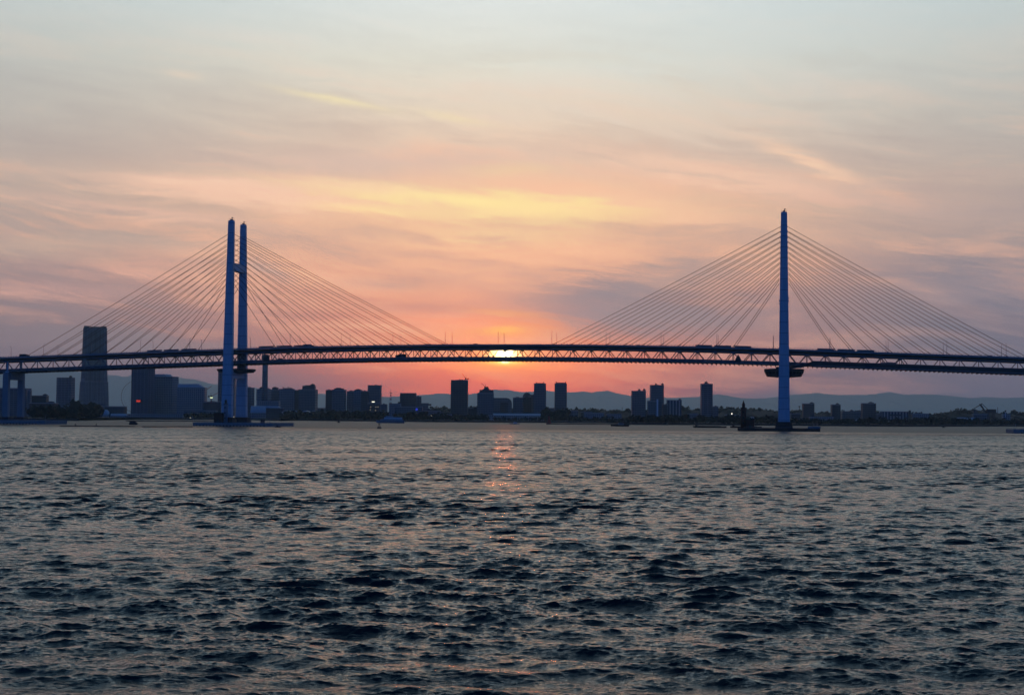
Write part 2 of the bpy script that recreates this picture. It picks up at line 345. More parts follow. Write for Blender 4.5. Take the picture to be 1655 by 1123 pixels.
# ------------------------------------------------------------------ water
def make_water():
    ang = np.radians(np.concatenate([np.linspace(-30, -21, 60)[:-1], np.linspace(-21, 21, 1150), np.linspace(21, 30, 60)[1:]]))
    Y = [40.0]
    while Y[-1] < 1150: Y.append(Y[-1] * 1.0011)
    while Y[-1] < 3200: Y.append(Y[-1] * 1.006)
    while Y[-1] < 9000: Y.append(Y[-1] * 1.05)
    Y = np.array(Y); ta = np.tan(ang)
    X0 = (Y[:, None] * ta[None, :]).astype(np.float32); Y0 = np.repeat(Y[:, None], len(ang), 1).astype(np.float32)
    dY = np.gradient(Y).astype(np.float32)
    dx = X0 * 0; dy = X0 * 0; dz = X0 * 0
    chop = np.zeros_like(X0)                       # gusts: patches of 8 to 60 m where the short chop is higher
    for i in range(26):
        k = 2 * math.pi / np.exp(rng.uniform(math.log(7), math.log(70))); th = math.radians(-97) + rng.normal(0, 1.0)
        chop += np.cos(k * math.cos(th) * X0 + k * math.sin(th) * Y0 + rng.uniform(0, 6.28)).astype(np.float32)
    chop = np.clip(0.92 + chop / math.sqrt(13) * 0.10, 0.35, 1.8).astype(np.float32)
    # wind patches: calm and rough areas
    patch = (1.0 + 0.22 * np.sin(X0 * 0.021 + Y0 * 0.043 + 1.0) * np.sin(X0 * 0.013 - Y0 * 0.027) + 0.18 * np.sin(X0 * 0.05 - Y0 * 0.07 + 2.0)).astype(np.float32)
    N = 230
    lam = np.exp(np.linspace(math.log(7.5), math.log(0.20), N)) * np.exp(rng.normal(0, 0.03, N))
    for i in range(N):
        L = lam[i]; k = 2 * math.pi / L
        spread = 0.30 if L > 4 else 0.52 if L > 0.8 else 0.7
        th = math.radians(-97) + rng.normal(0, spread)
        eps = WAVE_EPS * (0.62 if L > 4.0 else 1.05 if L > 1.3 else 0.78 if L > 0.6 else 1.05) * rng.rayleigh(0.8)
        A = eps / k; kx, ky = k * math.cos(th), k * math.sin(th); ph = rng.uniform(0, 6.283)
        rows = np.nonzero(dY * 2.1 < L * 1.0)[0]
        r1 = rows[-1] + 1 if len(rows) else 0
        if r1 < 3: continue
        fade = np.clip((L / (dY[:r1] * 2.1) - 1.0) * 1.5, 0, 1)[:, None]
        p = kx * X0[:r1] + ky * Y0[:r1] + ph
        if L < 3.2: fade = fade * chop[:r1]
        c, s_ = np.cos(p) * (A * fade), np.sin(p) * (A * fade)
        dz[:r1] += c; q = 1.15
        dx[:r1] -= q * s_ * (kx / k); dy[:r1] -= q * s_ * (ky / k)
    dz *= patch; dx *= patch; dy *= patch
    # groups of steeper waves
    V = np.stack([X0 + dx, Y0 + dy, dz], -1).reshape(-1, 3)
    nr, nc = X0.shape
    idx = np.arange(nr * nc, dtype=np.int32).reshape(nr, nc)
    Q = np.stack([idx[:-1, :-1], idx[:-1, 1:], idx[1:, 1:], idx[1:, :-1]], -1).reshape(-1, 4)
    # the rest of the harbour, level, a little lower
    b = len(V); W = 30000
    ring = np.array([(-W, -380, -0.7), (W, -380, -0.7), (W, 9500, -0.7), (-W, 9500, -0.7)])
    V = np.vstack([V, ring]); Q = np.vstack([Q, [[b, b + 1, b + 2, b + 3]]]).astype(np.int32)
    lost = np.clip((np.log(dY * 2.1) - math.log(0.25)) / math.log(7.5 / 0.25), 0, 1)     # share of the wave spectrum finer than the mesh
    me = bpy.data.meshes.new('water'); me.vertices.add(len(V)); me.vertices.foreach_set('co', V.astype(np.float32).ravel())
    me.loops.add(Q.size); me.loops.foreach_set('vertex_index', Q.ravel())
    me.polygons.add(len(Q)); me.polygons.foreach_set('loop_start', np.arange(0, Q.size, 4, dtype=np.int32))
    me.polygons.foreach_set('use_smooth', np.ones(len(Q), dtype=bool)); me.update(calc_edges=True)
    at = me.attributes.new('unresolved', 'FLOAT', 'POINT'); at.data.foreach_set('value', np.concatenate([np.repeat(lost, nc), [1, 1, 1, 1]]).astype(np.float32))
    o = bpy.data.objects.new('water', me); COL.objects.link(o); tag(o, kind='structure')
    o['label'] = 'choppy harbour water in evening light'
    m, t, bs = mat_base('sea_water')
    bs.inputs['Base Color'].default_value = (*WATER_COL, 1); bs.inputs['IOR'].default_value = 1.333; bs.inputs['Roughness'].default_value = 0.06
    bs.inputs['Specular IOR Level'].default_value = 0.5
    bs.inputs['Specular Tint'].default_value = (0.86, 0.96, 1.0, 1)
    tc = t.new('ShaderNodeTexCoord'); mp = t.new('ShaderNodeMapping'); t.l.new(tc.outputs['Object'], mp.inputs[0]); mp.inputs['Scale'].default_value = (0.55, 1.0, 1.0)
    n = t.noise(mp.outputs[0], 1.1, 7, 0.62, 0.6)
    n3 = t.noise(tc.outputs['Object'], 0.33, 4, 0.6, 0.4); n = t.m('ADD', n, t.m('MULTIPLY', n3, 2.2))
    gust = t.noise(tc.outputs['Object'], 0.012, 3, 0.55, 0.5); n = t.m('MULTIPLY', n, t.m('MULTIPLY_ADD', gust, 1.4, 0.25, clamp=True))
    bp = t.new('ShaderNodeBump'); bp.inputs['Strength'].default_value = 1.0; bp.inputs['Distance'].default_value = BUMP_D
    t.l.new(n, bp.inputs['Height']); t.l.new(bp.outputs[0], bs.inputs['Normal'])
    an = t.new('ShaderNodeAttribute', attribute_name='unresolved'); t.put(bs.inputs['Roughness'], t.m('MULTIPLY_ADD', t.m('POWER', an.outputs['Fac'], 1.5), ROUGH_FAR, 0.05))
    me.materials.append(m)
make_water()

# ------------------------------------------------------------------ land, hills, mountains
LAND_Z = 2.6
SHORE = [(-420, 678.2), (0, 679.3), (127, 679.6), (130, 678.0), (400, 678.6), (453, 680.2), (456, 679.2), (520, 680.0), (620, 681.0), (700, 682.0), (880, 683.2), (1015, 684.0), (1019, 686.2),
         (1077, 686.6), (1080, 686.4), (1280, 688.0), (1460, 689.3), (1655, 689.0), (2080, 690.0)]
def shore_y(px):
    for (a, ya), (b, yb) in zip(SHORE, SHORE[1:]):
        if a <= px <= b: return ground(px, ya + (yb - ya) * (px - a) / (b - a), 0.0).y
    return 2400
def make_land():
    pts = [ground(px, py, 0.0) for px, py in SHORE]
    pts = [Vector((-9000, pts[0].y + 400, 0))] + pts + [Vector((9000, pts[-1].y + 300, 0))]
    m = MB(); n = len(pts)
    vs = []; fs = []
    for p in pts:
        vs += [(p.x, p.y, -1.5), (p.x, p.y, LAND_Z), (p.x * 4.5, 50000, LAND_Z)]
    for i in range(n - 1):
        a, b = 3 * i, 3 * i + 3
        fs += [(a, b, b + 1, a + 1), (a + 1, b + 1, b + 2, a + 2)]
    m.add(vs, fs); o = m.build('shore', M['land']); tag(o, 'dark quay and low city ground along the far shore', kind='structure')
make_land()
def ridge_mesh(name, prof, Y, back, mat, label, base_y=None, noise=0.0, sub=6, jag=0.0):
    # a ridge line with a real front and back slope
    px0, px1 = prof[0][0], prof[-1][0]; n = max(8, int((px1 - px0) / sub))
    cols = []
    for i in range(n + 1):
        px = px0 + (px1 - px0) * i / n
        py = np.interp(px, [p[0] for p in prof], [p[1] for p in prof]) + (rng.normal(0, jag) if jag else 0)
        top = pt(px, py, Y); cols.append(top)
    m = MB(); K = 7; vs = []
    for i, p in enumerate(cols):
        for j in range(K):
            u = j / (K - 1); hh = p.z * (1 - abs(2 * u - 1) ** 1.3) if j != (K - 1) // 2 else p.z
            dx = rng.normal(0, noise); dy = -back + 2 * back * u + rng.normal(0, noise)
            if j == (K - 1) // 2: dx = dy = 0
            vs.append((p.x + dx, p.y + dy, max(hh, -2)))
    fs = [(i * K + j, (i + 1) * K + j, (i + 1) * K + j + 1, i * K + j + 1) for i in range(len(cols) - 1) for j in range(K - 1)]
    o = m.add(vs, fs).build(name, mat, smooth=True); return tag(o, label, kind='structure')
MTN = [(-900, 632), (-500, 612), (-200, 602), (0, 600), (100, 597), (150, 604), (175, 605.5), (190, 607), (203, 609.5), (212, 606), (230, 603), (260, 606), (290, 611), (305, 612), (325, 615.5), (335, 619), (350, 621), (400, 624.5),
       (415, 627), (470, 632), (530, 637), (620, 641), (640, 640.5), (700, 637), (708, 635.5), (725, 636.5), (750, 639), (775, 634), (800, 629), (830, 631), (845, 633.5), (862, 632), (885, 631.5), (915, 634), (943, 632.5), (955, 634),
       (970, 632), (982, 631), (1000, 636), (1010, 638), (1040, 642), (1080, 643), (1130, 641), (1150, 638), (1162, 637), (1180, 640), (1200, 643), (1230, 644), (1260, 641), (1280, 638), (1300, 637), (1320, 634.5), (1350, 638),
       (1400, 638), (1420, 636), (1437, 633), (1460, 638), (1480, 637), (1515, 637.5), (1540, 640), (1570, 643), (1590, 641), (1620, 643), (1655, 642), (1900, 640), (2300, 646), (2700, 655)]
ridge_mesh('mountains', MTN, 50000, 5000, M['mountain'], 'hazy blue mountain range along the horizon', noise=260, sub=4, jag=0.3)
HILL1 = [(910, 664), (930, 661.5), (960, 662.5), (1000, 664), (1025, 663), (1060, 664), (1100, 657), (1108, 660), (1116, 665), (1130, 662), (1160, 660), (1190, 660.5), (1215, 661), (1240, 663), (1258, 666), (1284, 663), (1300, 665), (1325, 668), (1345, 666), (1390, 665), (1430, 668), (1480, 669),
         (1500, 670.5), (1530, 666), (1560, 662), (1580, 663), (1595, 666), (1612, 668.5), (1640, 667), (1700, 666), (1800, 668), (2000, 675)]
ridge_mesh('hill', HILL1, 3600, 420, M['hill'], 'long wooded hill behind the right half of the waterfront', noise=12, sub=5, jag=0.5)
HILL2 = [(660, 668), (690, 662), (705, 659), (716, 658.5), (726, 660), (745, 661), (765, 660), (800, 664), (880, 662), (900, 666), (920, 670)]
ridge_mesh('hill', HILL2, 3700, 300, M['hill'], 'low wooded rise behind the middle of the waterfront', noise=12, sub=5, jag=0.5)

# trees: clumped crowns of many leaf-sized faces; far woods read as one mass
def leaf_clump(vs, fs, c, r, h, n):
    for _ in range(n):
        u = rng.normal(0, 1, 3); u /= np.linalg.norm(u); q = r * rng.uniform(0.45, 1.0)
        p = np.array([c[0] + u[0] * q, c[1] + u[1] * q, c[2] + h * 0.55 + u[2] * h * 0.5 * rng.uniform(0.6, 1.05)])
        a = rng.normal(0, 1, 3); a /= np.linalg.norm(a); b = np.cross(a, u); s = r * rng.uniform(0.22, 0.5)
        b = b / (np.linalg.norm(b) + 1e-6)
        o = len(vs); vs += [tuple(p - a * s), tuple(p + b * s), tuple(p + a * s), tuple(p - b * s * 0.8)]; fs.append((o, o + 1, o + 2, o + 3))
def wood(name, label, spots):
    vs, fs = [], []
    for (x, y, z, r, h, n) in spots: leaf_clump(vs, fs, (x, y, z), r, h, n)
    o = MB().add(vs, fs).build(name, M['leaf']); return tag(o, label, kind='stuff')
def ridge_spots(prof, Y, px0, px1, step, h0, h1):
    out = []; px = px0
    while px < px1:
        py = np.interp(px, [p[0] for p in prof], [p[1] for p in prof]); dY = rng.uniform(-160, 20); p = pt(px, py, Y)
        z = p.z * (1 - (abs(dY) / 420) ** 1.3) - 3
        h = rng.uniform(h0, h1) * (1.0 if rng.random() < 0.9 else 1.4); out.append((p.x * (Y + dY) / Y, Y + dY, z, h * 0.6, h, 26)); px += step * rng.uniform(0.4, 1.5)
    return out
wood('wood', 'dark wooded ridge line behind the right half of the waterfront', ridge_spots(HILL1, 3600, 912, 1800, 1.7, 4, 8))
wood('wood', 'trees along the low rise in the middle of the far shore', ridge_spots(HILL2, 3700, 680, 930, 1.7, 4, 8))
def strip_spots(px0, px1, off, h0, h1, step):
    out = []; px = px0
    while px < px1:
        Y = shore_y(px) + off + rng.uniform(-12, 25); p = pt(px, 680, Y); h = rng.uniform(h0, h1)
        out.append((p.x, Y, LAND_Z, h * 0.6, h, 30)); px += step * rng.uniform(0.5, 1.4)
    return out
strips = [(52, 118, 14, 11, 16, 2.6), (118, 158, 30, 14, 22, 2.4), (300, 345, 22, 6, 10, 3), (455, 625, 20, 9, 15, 2.4), (640, 690, 20, 8, 14, 2.6), (690, 740, 30, 6, 12, 3.5), (740, 790, 26, 6, 10, 3.2), (880, 915, 160, 14, 22, 3), (800, 880, 18, 4, 7, 4),
          (920, 1020, 24, 4, 9, 3.4), (1018, 1080, 14, 6, 11, 2.4), (1080, 1270, 22, 6, 12, 2.6), (1270, 1390, 18, 4, 9, 2.8), (1390, 1480, 18, 5, 10, 2.6), (1480, 1700, 20, 5, 11, 2.5)]
sp = []
for s_ in strips: sp += strip_spots(*s_)
wood('shoreline_trees', 'dark belt of trees along the waterline of the far shore', sp)

# ------------------------------------------------------------------ the city
def wall_of(mat): return M[mat]
def tower(name, label, cat, x0, x1, ytop, Y, mat='f_grey', rot=0.0, depth=None, roofs=(), group=None, chamfer=0.0, taper=0.0, ybase=None, par=True, shape=None):
    """A building seen between pixel columns x0..x1 with its roof at ytop, Y metres away, turned by rot degrees."""
    a, b = pt(x0, ytop, Y), pt(x1, ytop, Y); W = abs(b.x - a.x); cx = (a.x + b.x) / 2; h = a.z / 2 + b.z / 2 - LAND_Z
    r = math.radians(rot); asp = depth or 0.7
    w = W / (abs(math.cos(r)) + asp * abs(math.sin(r))); d = w * asp
    cx *= 1 + d / 2 / Y; root = empty(name, (cx, Y + d / 2, LAND_Z), r); tag(root, label, cat, group)
    c = chamfer * min(w, d)
    def ring(k, z):
        hw, hd = w / 2 * k, d / 2 * k
        if c: return [(-hw + c, -hd, z), (hw - c, -hd, z), (hw, -hd + c, z), (hw, hd - c, z), (hw - c, hd, z), (-hw + c, hd, z), (-hw, hd - c, z), (-hw, -hd + c, z)]
        return [(-hw, -hd, z), (hw, -hd, z), (hw, hd, z), (-hw, hd, z)]
    if shape: shape(root, w, d, h, mat)
    else:
        body = MB()
        if taper: body.loft([ring(1 + taper, 0), ring(1 + taper * .35, h * .33), ring(1, h)])
        else: body.loft([ring(1, 0), ring(1, h)])
        body.build('wall', wall_of(mat), root)
        if par and h > 12:                       # roof edge
            pa = MB(); t_ = 0.8; e = 0.25; hw, hd = w / 2 + e, d / 2 + e
            if not c:
                pa.box(-hw, hw, -hd, -hd + t_, h, h + 1.3).box(-hw, hw, hd - t_, hd, h, h + 1.3).box(-hw, -hw + t_, -hd + t_, hd - t_, h, h + 1.3).box(hw - t_, hw, -hd + t_, hd - t_, h, h + 1.3)
                pa.build('parapet', M['greypaint'], root)
    if not roofs and not shape and h > 22:      # plant on the roof
        u = rng.uniform(-.25, .15) * w; MB().box(u, u + w * .22, -d * .2, d * .2, h, h + 2.6).box(u + w * .26, u + w * .33, -d * .1, d * .1, h, h + 1.8).build('roof_plant', M['roofdark'], root)
    k = Y / F
    for q in roofs:                              # (px from, px to, y top[, kind])
        xa, xb, yt = q[:3]; kind = q[3] if len(q) > 3 else 'box'
        u0, u1 = (xa - x0) / (x1 - x0) - .5, (xb - x0) / (x1 - x0) - .5
        u0, u1 = u0 * w, u1 * w; top = pt((xa + xb) / 2, yt, Y).z - LAND_Z; dd = min(d * 0.6, max(3, (u1 - u0)))
        mm = MB()
        if kind == 'box':
            mm.box(u0, u1, -dd / 2, dd / 2, h - .2, top); mm.box(u0 + .2 * (u1 - u0), u0 + .7 * (u1 - u0), -dd / 4, dd / 4, top, top + 1.2); mm.build('roof_house', M['roofdark'], root)
        elif kind == 'slope':
            mm.prism([(u0, h - .2), (u1, h - .2), (u0 + (u1 - u0) * .75, top), (u0, top)], 'y', -d / 2.2, d / 2.2); mm.build('sloped_roof', M['roof'], root)
        elif kind == 'hip':
            g = .22 * (u1 - u0); e = d / 2 * .96
            mm.loft([[(u0, -e, h), (u1, -e, h), (u1, e, h), (u0, e, h)], [(u0 + g, -e * .5, top), (u1 - g, -e * .5, top), (u1 - g, e * .5, top), (u0 + g, e * .5, top)]]); mm.build('hipped_roof', M['roofdark'], root)
        elif kind == 'dome':
            mm.dome((u0 + u1) / 2, 0, h - .2, (u1 - u0) / 2, top - h); mm.build('dome', M['roofdark'], root, True)
        elif kind == 'mast':
            mm.bar(((u0 + u1) / 2, 0, h), ((u0 + u1) / 2, 0, top), .5, 5, .2); mm.build('roof_mast', M['greypaint'], root)
        elif kind == 'horns':
            for uu in (u0, u1): mm.box(uu - .8, uu + .8, -dd / 4, dd / 4, h - .1, top)
            mm.box(u0, u1, -dd / 2, dd / 2, h - .2, h + (top - h) * .55); mm.build('roof_crown', M['roofdark'], root)
    return root, w, d, h
def gable(root, w, d, h, mat):                   # a shed with a pitched roof along its length
    e = h * .68
    MB().box(-w / 2, w / 2, -d / 2, d / 2, 0, e).build('wall', wall_of(mat), root)
    MB().prism([(-d / 2 - .6, e), (d / 2 + .6, e), (0, h)], 'x', -w / 2 - .5, w / 2 + .5).build('pitched_roof', M['roof'], root)
    n = min(4, max(1, int(w / 22)))
    for i in range(n): x = -w / 2 + w * (i + .5) / n; MB().box(x - 2, x + 2, -d / 2 - .12, -d / 2, 0, min(4.5, e * .8)).build('door', M['darkpaint'], root)
def arched(root, w, d, h, mat):
    e = h * .45
    MB().box(-w / 2, w / 2, -d / 2, d / 2, 0, e).build('wall', wall_of(mat), root)
    MB().prism([(d / 2 * math.cos(math.pi * i / 10) * 1.01, e + (h - e) * math.sin(math.pi * i / 10)) for i in range(11)], 'x', -w / 2, w / 2).build('arched_roof', M['roof'], root)
def shouldered(root, w, d, h, mat):              # round right shoulder
    rr = min(h * .35, w * .3)
    prof = [(-w / 2, 0), (w / 2, 0), (w / 2, h - rr)] + [(w / 2 - rr + rr * math.cos(i * math.pi / 12), h - rr + rr * math.sin(i * math.pi / 12)) for i in range(1, 7)] + [(-w / 2, h)]
    MB().prism(prof, 'y', -d / 2, d / 2).build('wall', wall_of(mat), root)
    MB().box(-w * .1, w * .28, -d / 2 - .8, -d / 2, 0, h * .8).build('glazed_bay', M['f_dark'], root)
T = tower
# --- left of the first pylon
T('hotel', 'long blue-grey waterfront hotel seen between the legs of the leftmost pier', 'hotel', -6, 47, 628, 2950, 'f_glass', 0, .5, [(44, 46.5, 629)], taper=0)
T('apartment_block', 'slim stepped block touching the right end of the waterfront hotel at far left', 'apartments', 45.5, 50.5, 631.5, 2900, 'f_grey', 0, 1.2)
T('office_block', 'flat-topped dark block right of the leftmost pier, square box at its right roof end', 'office block', 50.5, 77, 640, 3000, 'f_dark', 0, .5, [(70, 76.5, 637.5)])
T('brick_warehouse', 'long brown brick warehouse in front of the flat-topped dark block at far left', 'warehouse', 50, 92, 652, 2600, 'f_brown', 0, .4, [(77, 88, 648.5, 'hip')])
T('office_tower', 'round-cornered dark tower left of the tallest skyscraper', 'office tower', 92, 121, 610, 3600, 'f_glass', -12, .75, [(114, 118, 607.5)], chamfer=.16, taper=.06)
def landmark(root, w, d, h, mat):
    def ring(k, z, c=.14):
        hw, hd = w / 2 * k, d / 2 * k; c = c * w * k
        return [(-hw + c, -hd, z), (hw - c, -hd, z), (hw, -hd + c, z), (hw, hd - c, z), (hw - c, hd, z), (-hw + c, hd, z), (-hw, hd - c, z), (-hw, -hd + c, z)]
    MB().loft([ring(1.27, 0), ring(1.235, h * .20), ring(1.17, h * .38), ring(1.12, h * .385), ring(1.06, h * .62), ring(1.0, h * .97), ring(1.0, h * .99)]).build('wall', M[mat], root)
    c = MB()
    for sx in (-1, 1):
        for sy in (-1, 1): c.box(sx * w * .36 - w * .11, sx * w * .36 + w * .11, sy * d * .36 - d * .11, sy * d * .36 + d * .11, h * .99, h * 1.012)
    c.box(-w * .22, w * .25, -d * .25, d * .25, h * .99, h * 1.008); c.build('roof_crown', M['roofdark'], root)
    g = MB()
    for sx in (-.18, .02, .2): g.box(sx * w - .8, sx * w + .8, -d * .62, -d * .49, 0, h * .95)
    g.build('facade_groove', M['glass'], root)
T('skyscraper', 'tallest skyscraper on the skyline, tapering, behind the left stay cables', 'skyscraper', 130.6, 176.8, 528.5, 5000, 'f_glass', 17, 1.0, shape=landmark)
T('terminal_building', 'low long terminal at the foot of the tallest skyscraper', 'terminal', 120, 186, 657, 3300, 'f_grey', 0, .3, [(150, 166, 654)])
T('exhibition_hall', 'dark flat hall behind the white sphere and the arched shed', 'hall', 172, 203, 657.5, 2950, 'f_dark', 0, .6)
T('arched_shed', 'pale arched-roof shed on the quay right of the white sphere', 'shed', 180, 205, 668.3, 2740, 'f_pale', 0, .5, shape=arched)
T('waterfront_hotel', 'broad blue hotel slab carrying the red lit sign, left of the stepped hotel blocks', 'hotel', 213, 250.5, 592, 3100, 'f_glass', -24, .55)
T('stepped_block', 'tall block with a dark slanted roof right of the hotel with the red sign', 'office block', 250, 288, 609.5, 3150, 'f_pale', -18, .6, [(250, 278, 604.5, 'slope')])
T('hotel_block', 'block with a slanting right roof edge, left of the green-lit crane', 'hotel', 288.5, 333, 627, 3050, 'f_pale', 0, .45, [(289, 333, 620.5, 'slope')])
T('department_store', 'low dark block under the green-lit crane', 'shop building', 330, 358, 650, 3000, 'f_dark', 0, .6)
T('residential_tower', 'slender tower almost hidden behind the legs of the left pylon', 'tower block', 354, 381, 600.5, 3400, 'f_grey', 0, .6)
T('quay_terminal', 'long two-storey pale terminal on the quay below the stepped hotel blocks', 'terminal', 208, 297, 669, 2760, 'f_pale', 0, .25)
T('quay_office', 'low grey office on the quay left of the left pylon', 'office building', 300, 350, 664, 2820, 'f_grey', 0, .4)
T('quay_store', 'low dark store between the quay office and the left pylon', 'warehouse', 318, 352, 671, 2750, 'f_dark', 0, .4)
# --- between the first pylon and the sun
T('apartment_tower', 'narrow tower just right of the left pylon, topped by a box', 'apartments', 396, 411, 627.5, 3150, 'f_grey', -20, .8, [(400, 408, 626.2)])
T('apartment_tower', 'wide block with small roof steps right below the round observation tower', 'apartments', 415, 438, 629.5, 3250, 'f_pale', -14, .6, [(419, 424, 626), (426, 430, 627.5), (434, 437.5, 628)])
T('apartment_tower', 'block with a flat roof box, first to the right of the round observation tower', 'apartments', 436, 455, 630.5, 3300, 'f_grey', -10, .6, [(440, 449.5, 626)])
T('apartment_tower', 'wide block crowned by two roof horns near the left third of the skyline', 'apartments', 450, 477, 629.2, 3250, 'f_pale', 10, .6, [(457, 466, 625, 'horns'), (466.5, 474, 627.3)])
T('apartment_tower', 'dark recessed block just right of the horned roof', 'apartments', 475, 488, 631, 3350, 'f_dark', 0, .6)
T('apartment_tower', 'big square block with a tall upper storey, right end of the left cluster', 'apartments', 484, 513, 630, 3200, 'f_grey', -8, .65, [(489, 510, 623.3), (503, 509.5, 621)])
T('domed_hall', 'low pale hall with a curved roof just right of the left pylon', 'hall', 406, 437, 656, 2760, 'f_pale', 0, .5, shape=arched)
T('terrace_building', 'terraced building with a light roof edge below the observation tower', 'building', 418, 452, 649, 2950, 'f_pale', 0, .5)
T('ferry_terminal', 'dark-fronted boxy terminal with pale roof edges on the quay below the observation tower', 'terminal', 431, 458, 660, 2720, 'f_dark', 0, .5, [(430, 456, 656.3, 'slope')])
def wavy(root, w, d, h, mat):
    e = h * .58; n = 64; top = []
    for i in range(n + 1):
        u = i / n; q = .5 - .5 * math.cos(u * 6.2 * 2 * math.pi)
        fall = 1.0 if u < .62 else 1.0 - (u - .62) / .38 * .9
        top.append((-w / 2 + w * u, e + (h - e) * fall * (.55 + .45 * q)))
    MB().box(-w / 2, w / 2, -d / 2, d / 2, 0, e * .92).build('wall', M['f_dark'], root)
    MB().prism([(-w / 2 - 1, e * .92), (w / 2 + 1, e * .92)] + top[::-1], 'y', -d / 2 - 2, d / 2 + 2).build('wavy_roof', M['roof'], root)
T('passenger_pier', 'long dark pier hall under a wavy pale roof, right of the boxy quay terminal', 'pier hall', 457, 551, 663.5, 2680, 'f_dark', 0, .3, shape=wavy)
T('low_block', 'low far block in the gap between the two apartment clusters', 'building', 512, 530, 660, 3500, 'f_grey', 0, .5)
T('apartment_slab', 'dark left slab of the second apartment cluster', 'apartments', 527, 539, 631, 3100, 'f_dark', 0, .9)
T('apartment_slab', 'second slab of the middle cluster, with a wide flat roof box', 'apartments', 537, 559.5, 630.5, 3000, 'f_grey', -10, .6, [(540, 556, 627.5)])
T('apartment_slab', 'slab with a sloping left roof edge in the middle cluster', 'apartments', 561, 573, 633, 3150, 'f_grey', 0, .7, [(563.5, 572, 631.5)])
T('apartment_slab', 'pale slab with a roof house left of the tower with the lit sign', 'apartments', 572, 586, 631.5, 3050, 'f_pale', -12, .6, [(573.5, 585, 629.5)])
T('apartment_slab', 'lower slab tucked against the tower with the lit sign', 'apartments', 584, 596, 632.8, 3000, 'f_dark', 0, .7)
root_lit, wl, dl, hl = T('apartment_tower', 'square tower with a white lit sign halfway up its front', 'tower block', 595, 616.5, 623.3, 3050, 'f_grey', 0, .7, [(606, 609, 622)])
T('dark_block', 'dark lower block with a few lit windows below the lit white sign', 'building', 594.5, 614.5, 652.5, 2850, 'f_dark', 0, .5)
T('office_block', 'low block right of the tower with the lit sign', 'office block', 615, 626, 654, 3000, 'f_grey', 0, .7)
T('office_block', 'pale block at the foot of the red and white antenna mast', 'office block', 629, 648, 653, 3000, 'f_pale', 0, .5, [(643, 647, 650)])
T('city_hall', 'broad dark block with a serrated roof edge right of the antenna mast', 'office block', 647, 672.5, 636, 3200, 'f_dark', 0, .6, [(649, 671, 635, 'horns')])
T('office_block', 'narrower, slightly lower block attached right of the serrated dark block', 'office block', 671, 681, 641.5, 3250, 'f_grey', 0, .8)
T('office_block', 'mid-height block stepping down right of the serrated dark block', 'office block', 680, 692.5, 652.3, 3150, 'f_grey', 0, .6, [(690, 697, 655.5)])
T('quay_building', 'wide low building with the small blue sign, below the serrated dark block', 'building', 638, 683, 658, 2850, 'f_grey', 0, .35)
T('quay_building', 'low building among the floodlights right of the blue sign', 'building', 683, 712, 665, 2850, 'f_grey', 0, .4, [(690, 697, 661)])
T('quay_building', 'low stepped building left of the crane-topped office tower', 'building', 711, 730, 669, 2850, 'f_pale', 0, .5, [(712, 718, 666)])
root_cr, *_ = T('office_tower', 'broad dark office tower with a crane on its roof, left of the sun', 'office tower', 729, 756.5, 615, 2950, 'f_dark', 0, .8)
T('low_block', 'dark low block right of the crane-topped office tower', 'building', 755, 767, 660, 3050, 'f_dark', 0, .7)
T('low_block', 'narrow dark block left of the unfinished tower under the sun', 'building', 765.5, 773, 658, 3000, 'f_dark', 0, .8)
T('office_tower', 'unfinished stepped tower under the sun with a small crane on top', 'office tower', 771.5, 798, 636, 2950, 'f_grey', 0, .6, [(775, 797.5, 629.8), (782, 790.5, 627)])
T('round_shouldered_block', 'wide block with a rounded right shoulder just right of the sun', 'office block', 797, 827.5, 643, 3050, 'f_grey', 0, .5, shape=shouldered)
T('apartment_block', 'flat block left of the domed building right of the sun', 'apartments', 829, 846.5, 643.2, 3050, 'f_grey', -14, .7, [(831, 842, 642.3)])
T('domed_building', 'block crowned by a large dark dome right of the sun', 'building', 845, 858.5, 641.5, 3080, 'f_dark', 0, .9, [(844.8, 858.5, 634, 'dome')])
T('apartment_block', 'link block between the dome and the twin tower on its right', 'apartments', 857, 866, 638.5, 3100, 'f_grey', 0, .9)
T('twin_tower', 'left one of the two matching tall towers right of the sun, beside the dome', 'apartments', 863, 882.5, 620.5, 3050, 'f_grey', 0, .9, [(867, 878.5, 617.3, 'horns')])
T('twin_tower', 'right one of the two matching tall towers, standing free of its neighbours', 'apartments', 896.5, 916, 620.3, 3100, 'f_grey', 0, .9, [(899, 914.5, 616.3, 'horns')])
T('port_shed', 'very long low pale shed on the quay below the domed building', 'shed', 797, 884, 668, 2860, 'f_pale', 0, .3, shape=gable)
T('port_office', 'low block between the two matching tall towers', 'office building', 881, 898, 660, 3200, 'f_grey', 0, .6, [(884.5, 887, 658)])
T('quay_building', 'low pale quay building below the unfinished stepped tower', 'building', 771, 798, 670, 2840, 'f_pale', 0, .4)
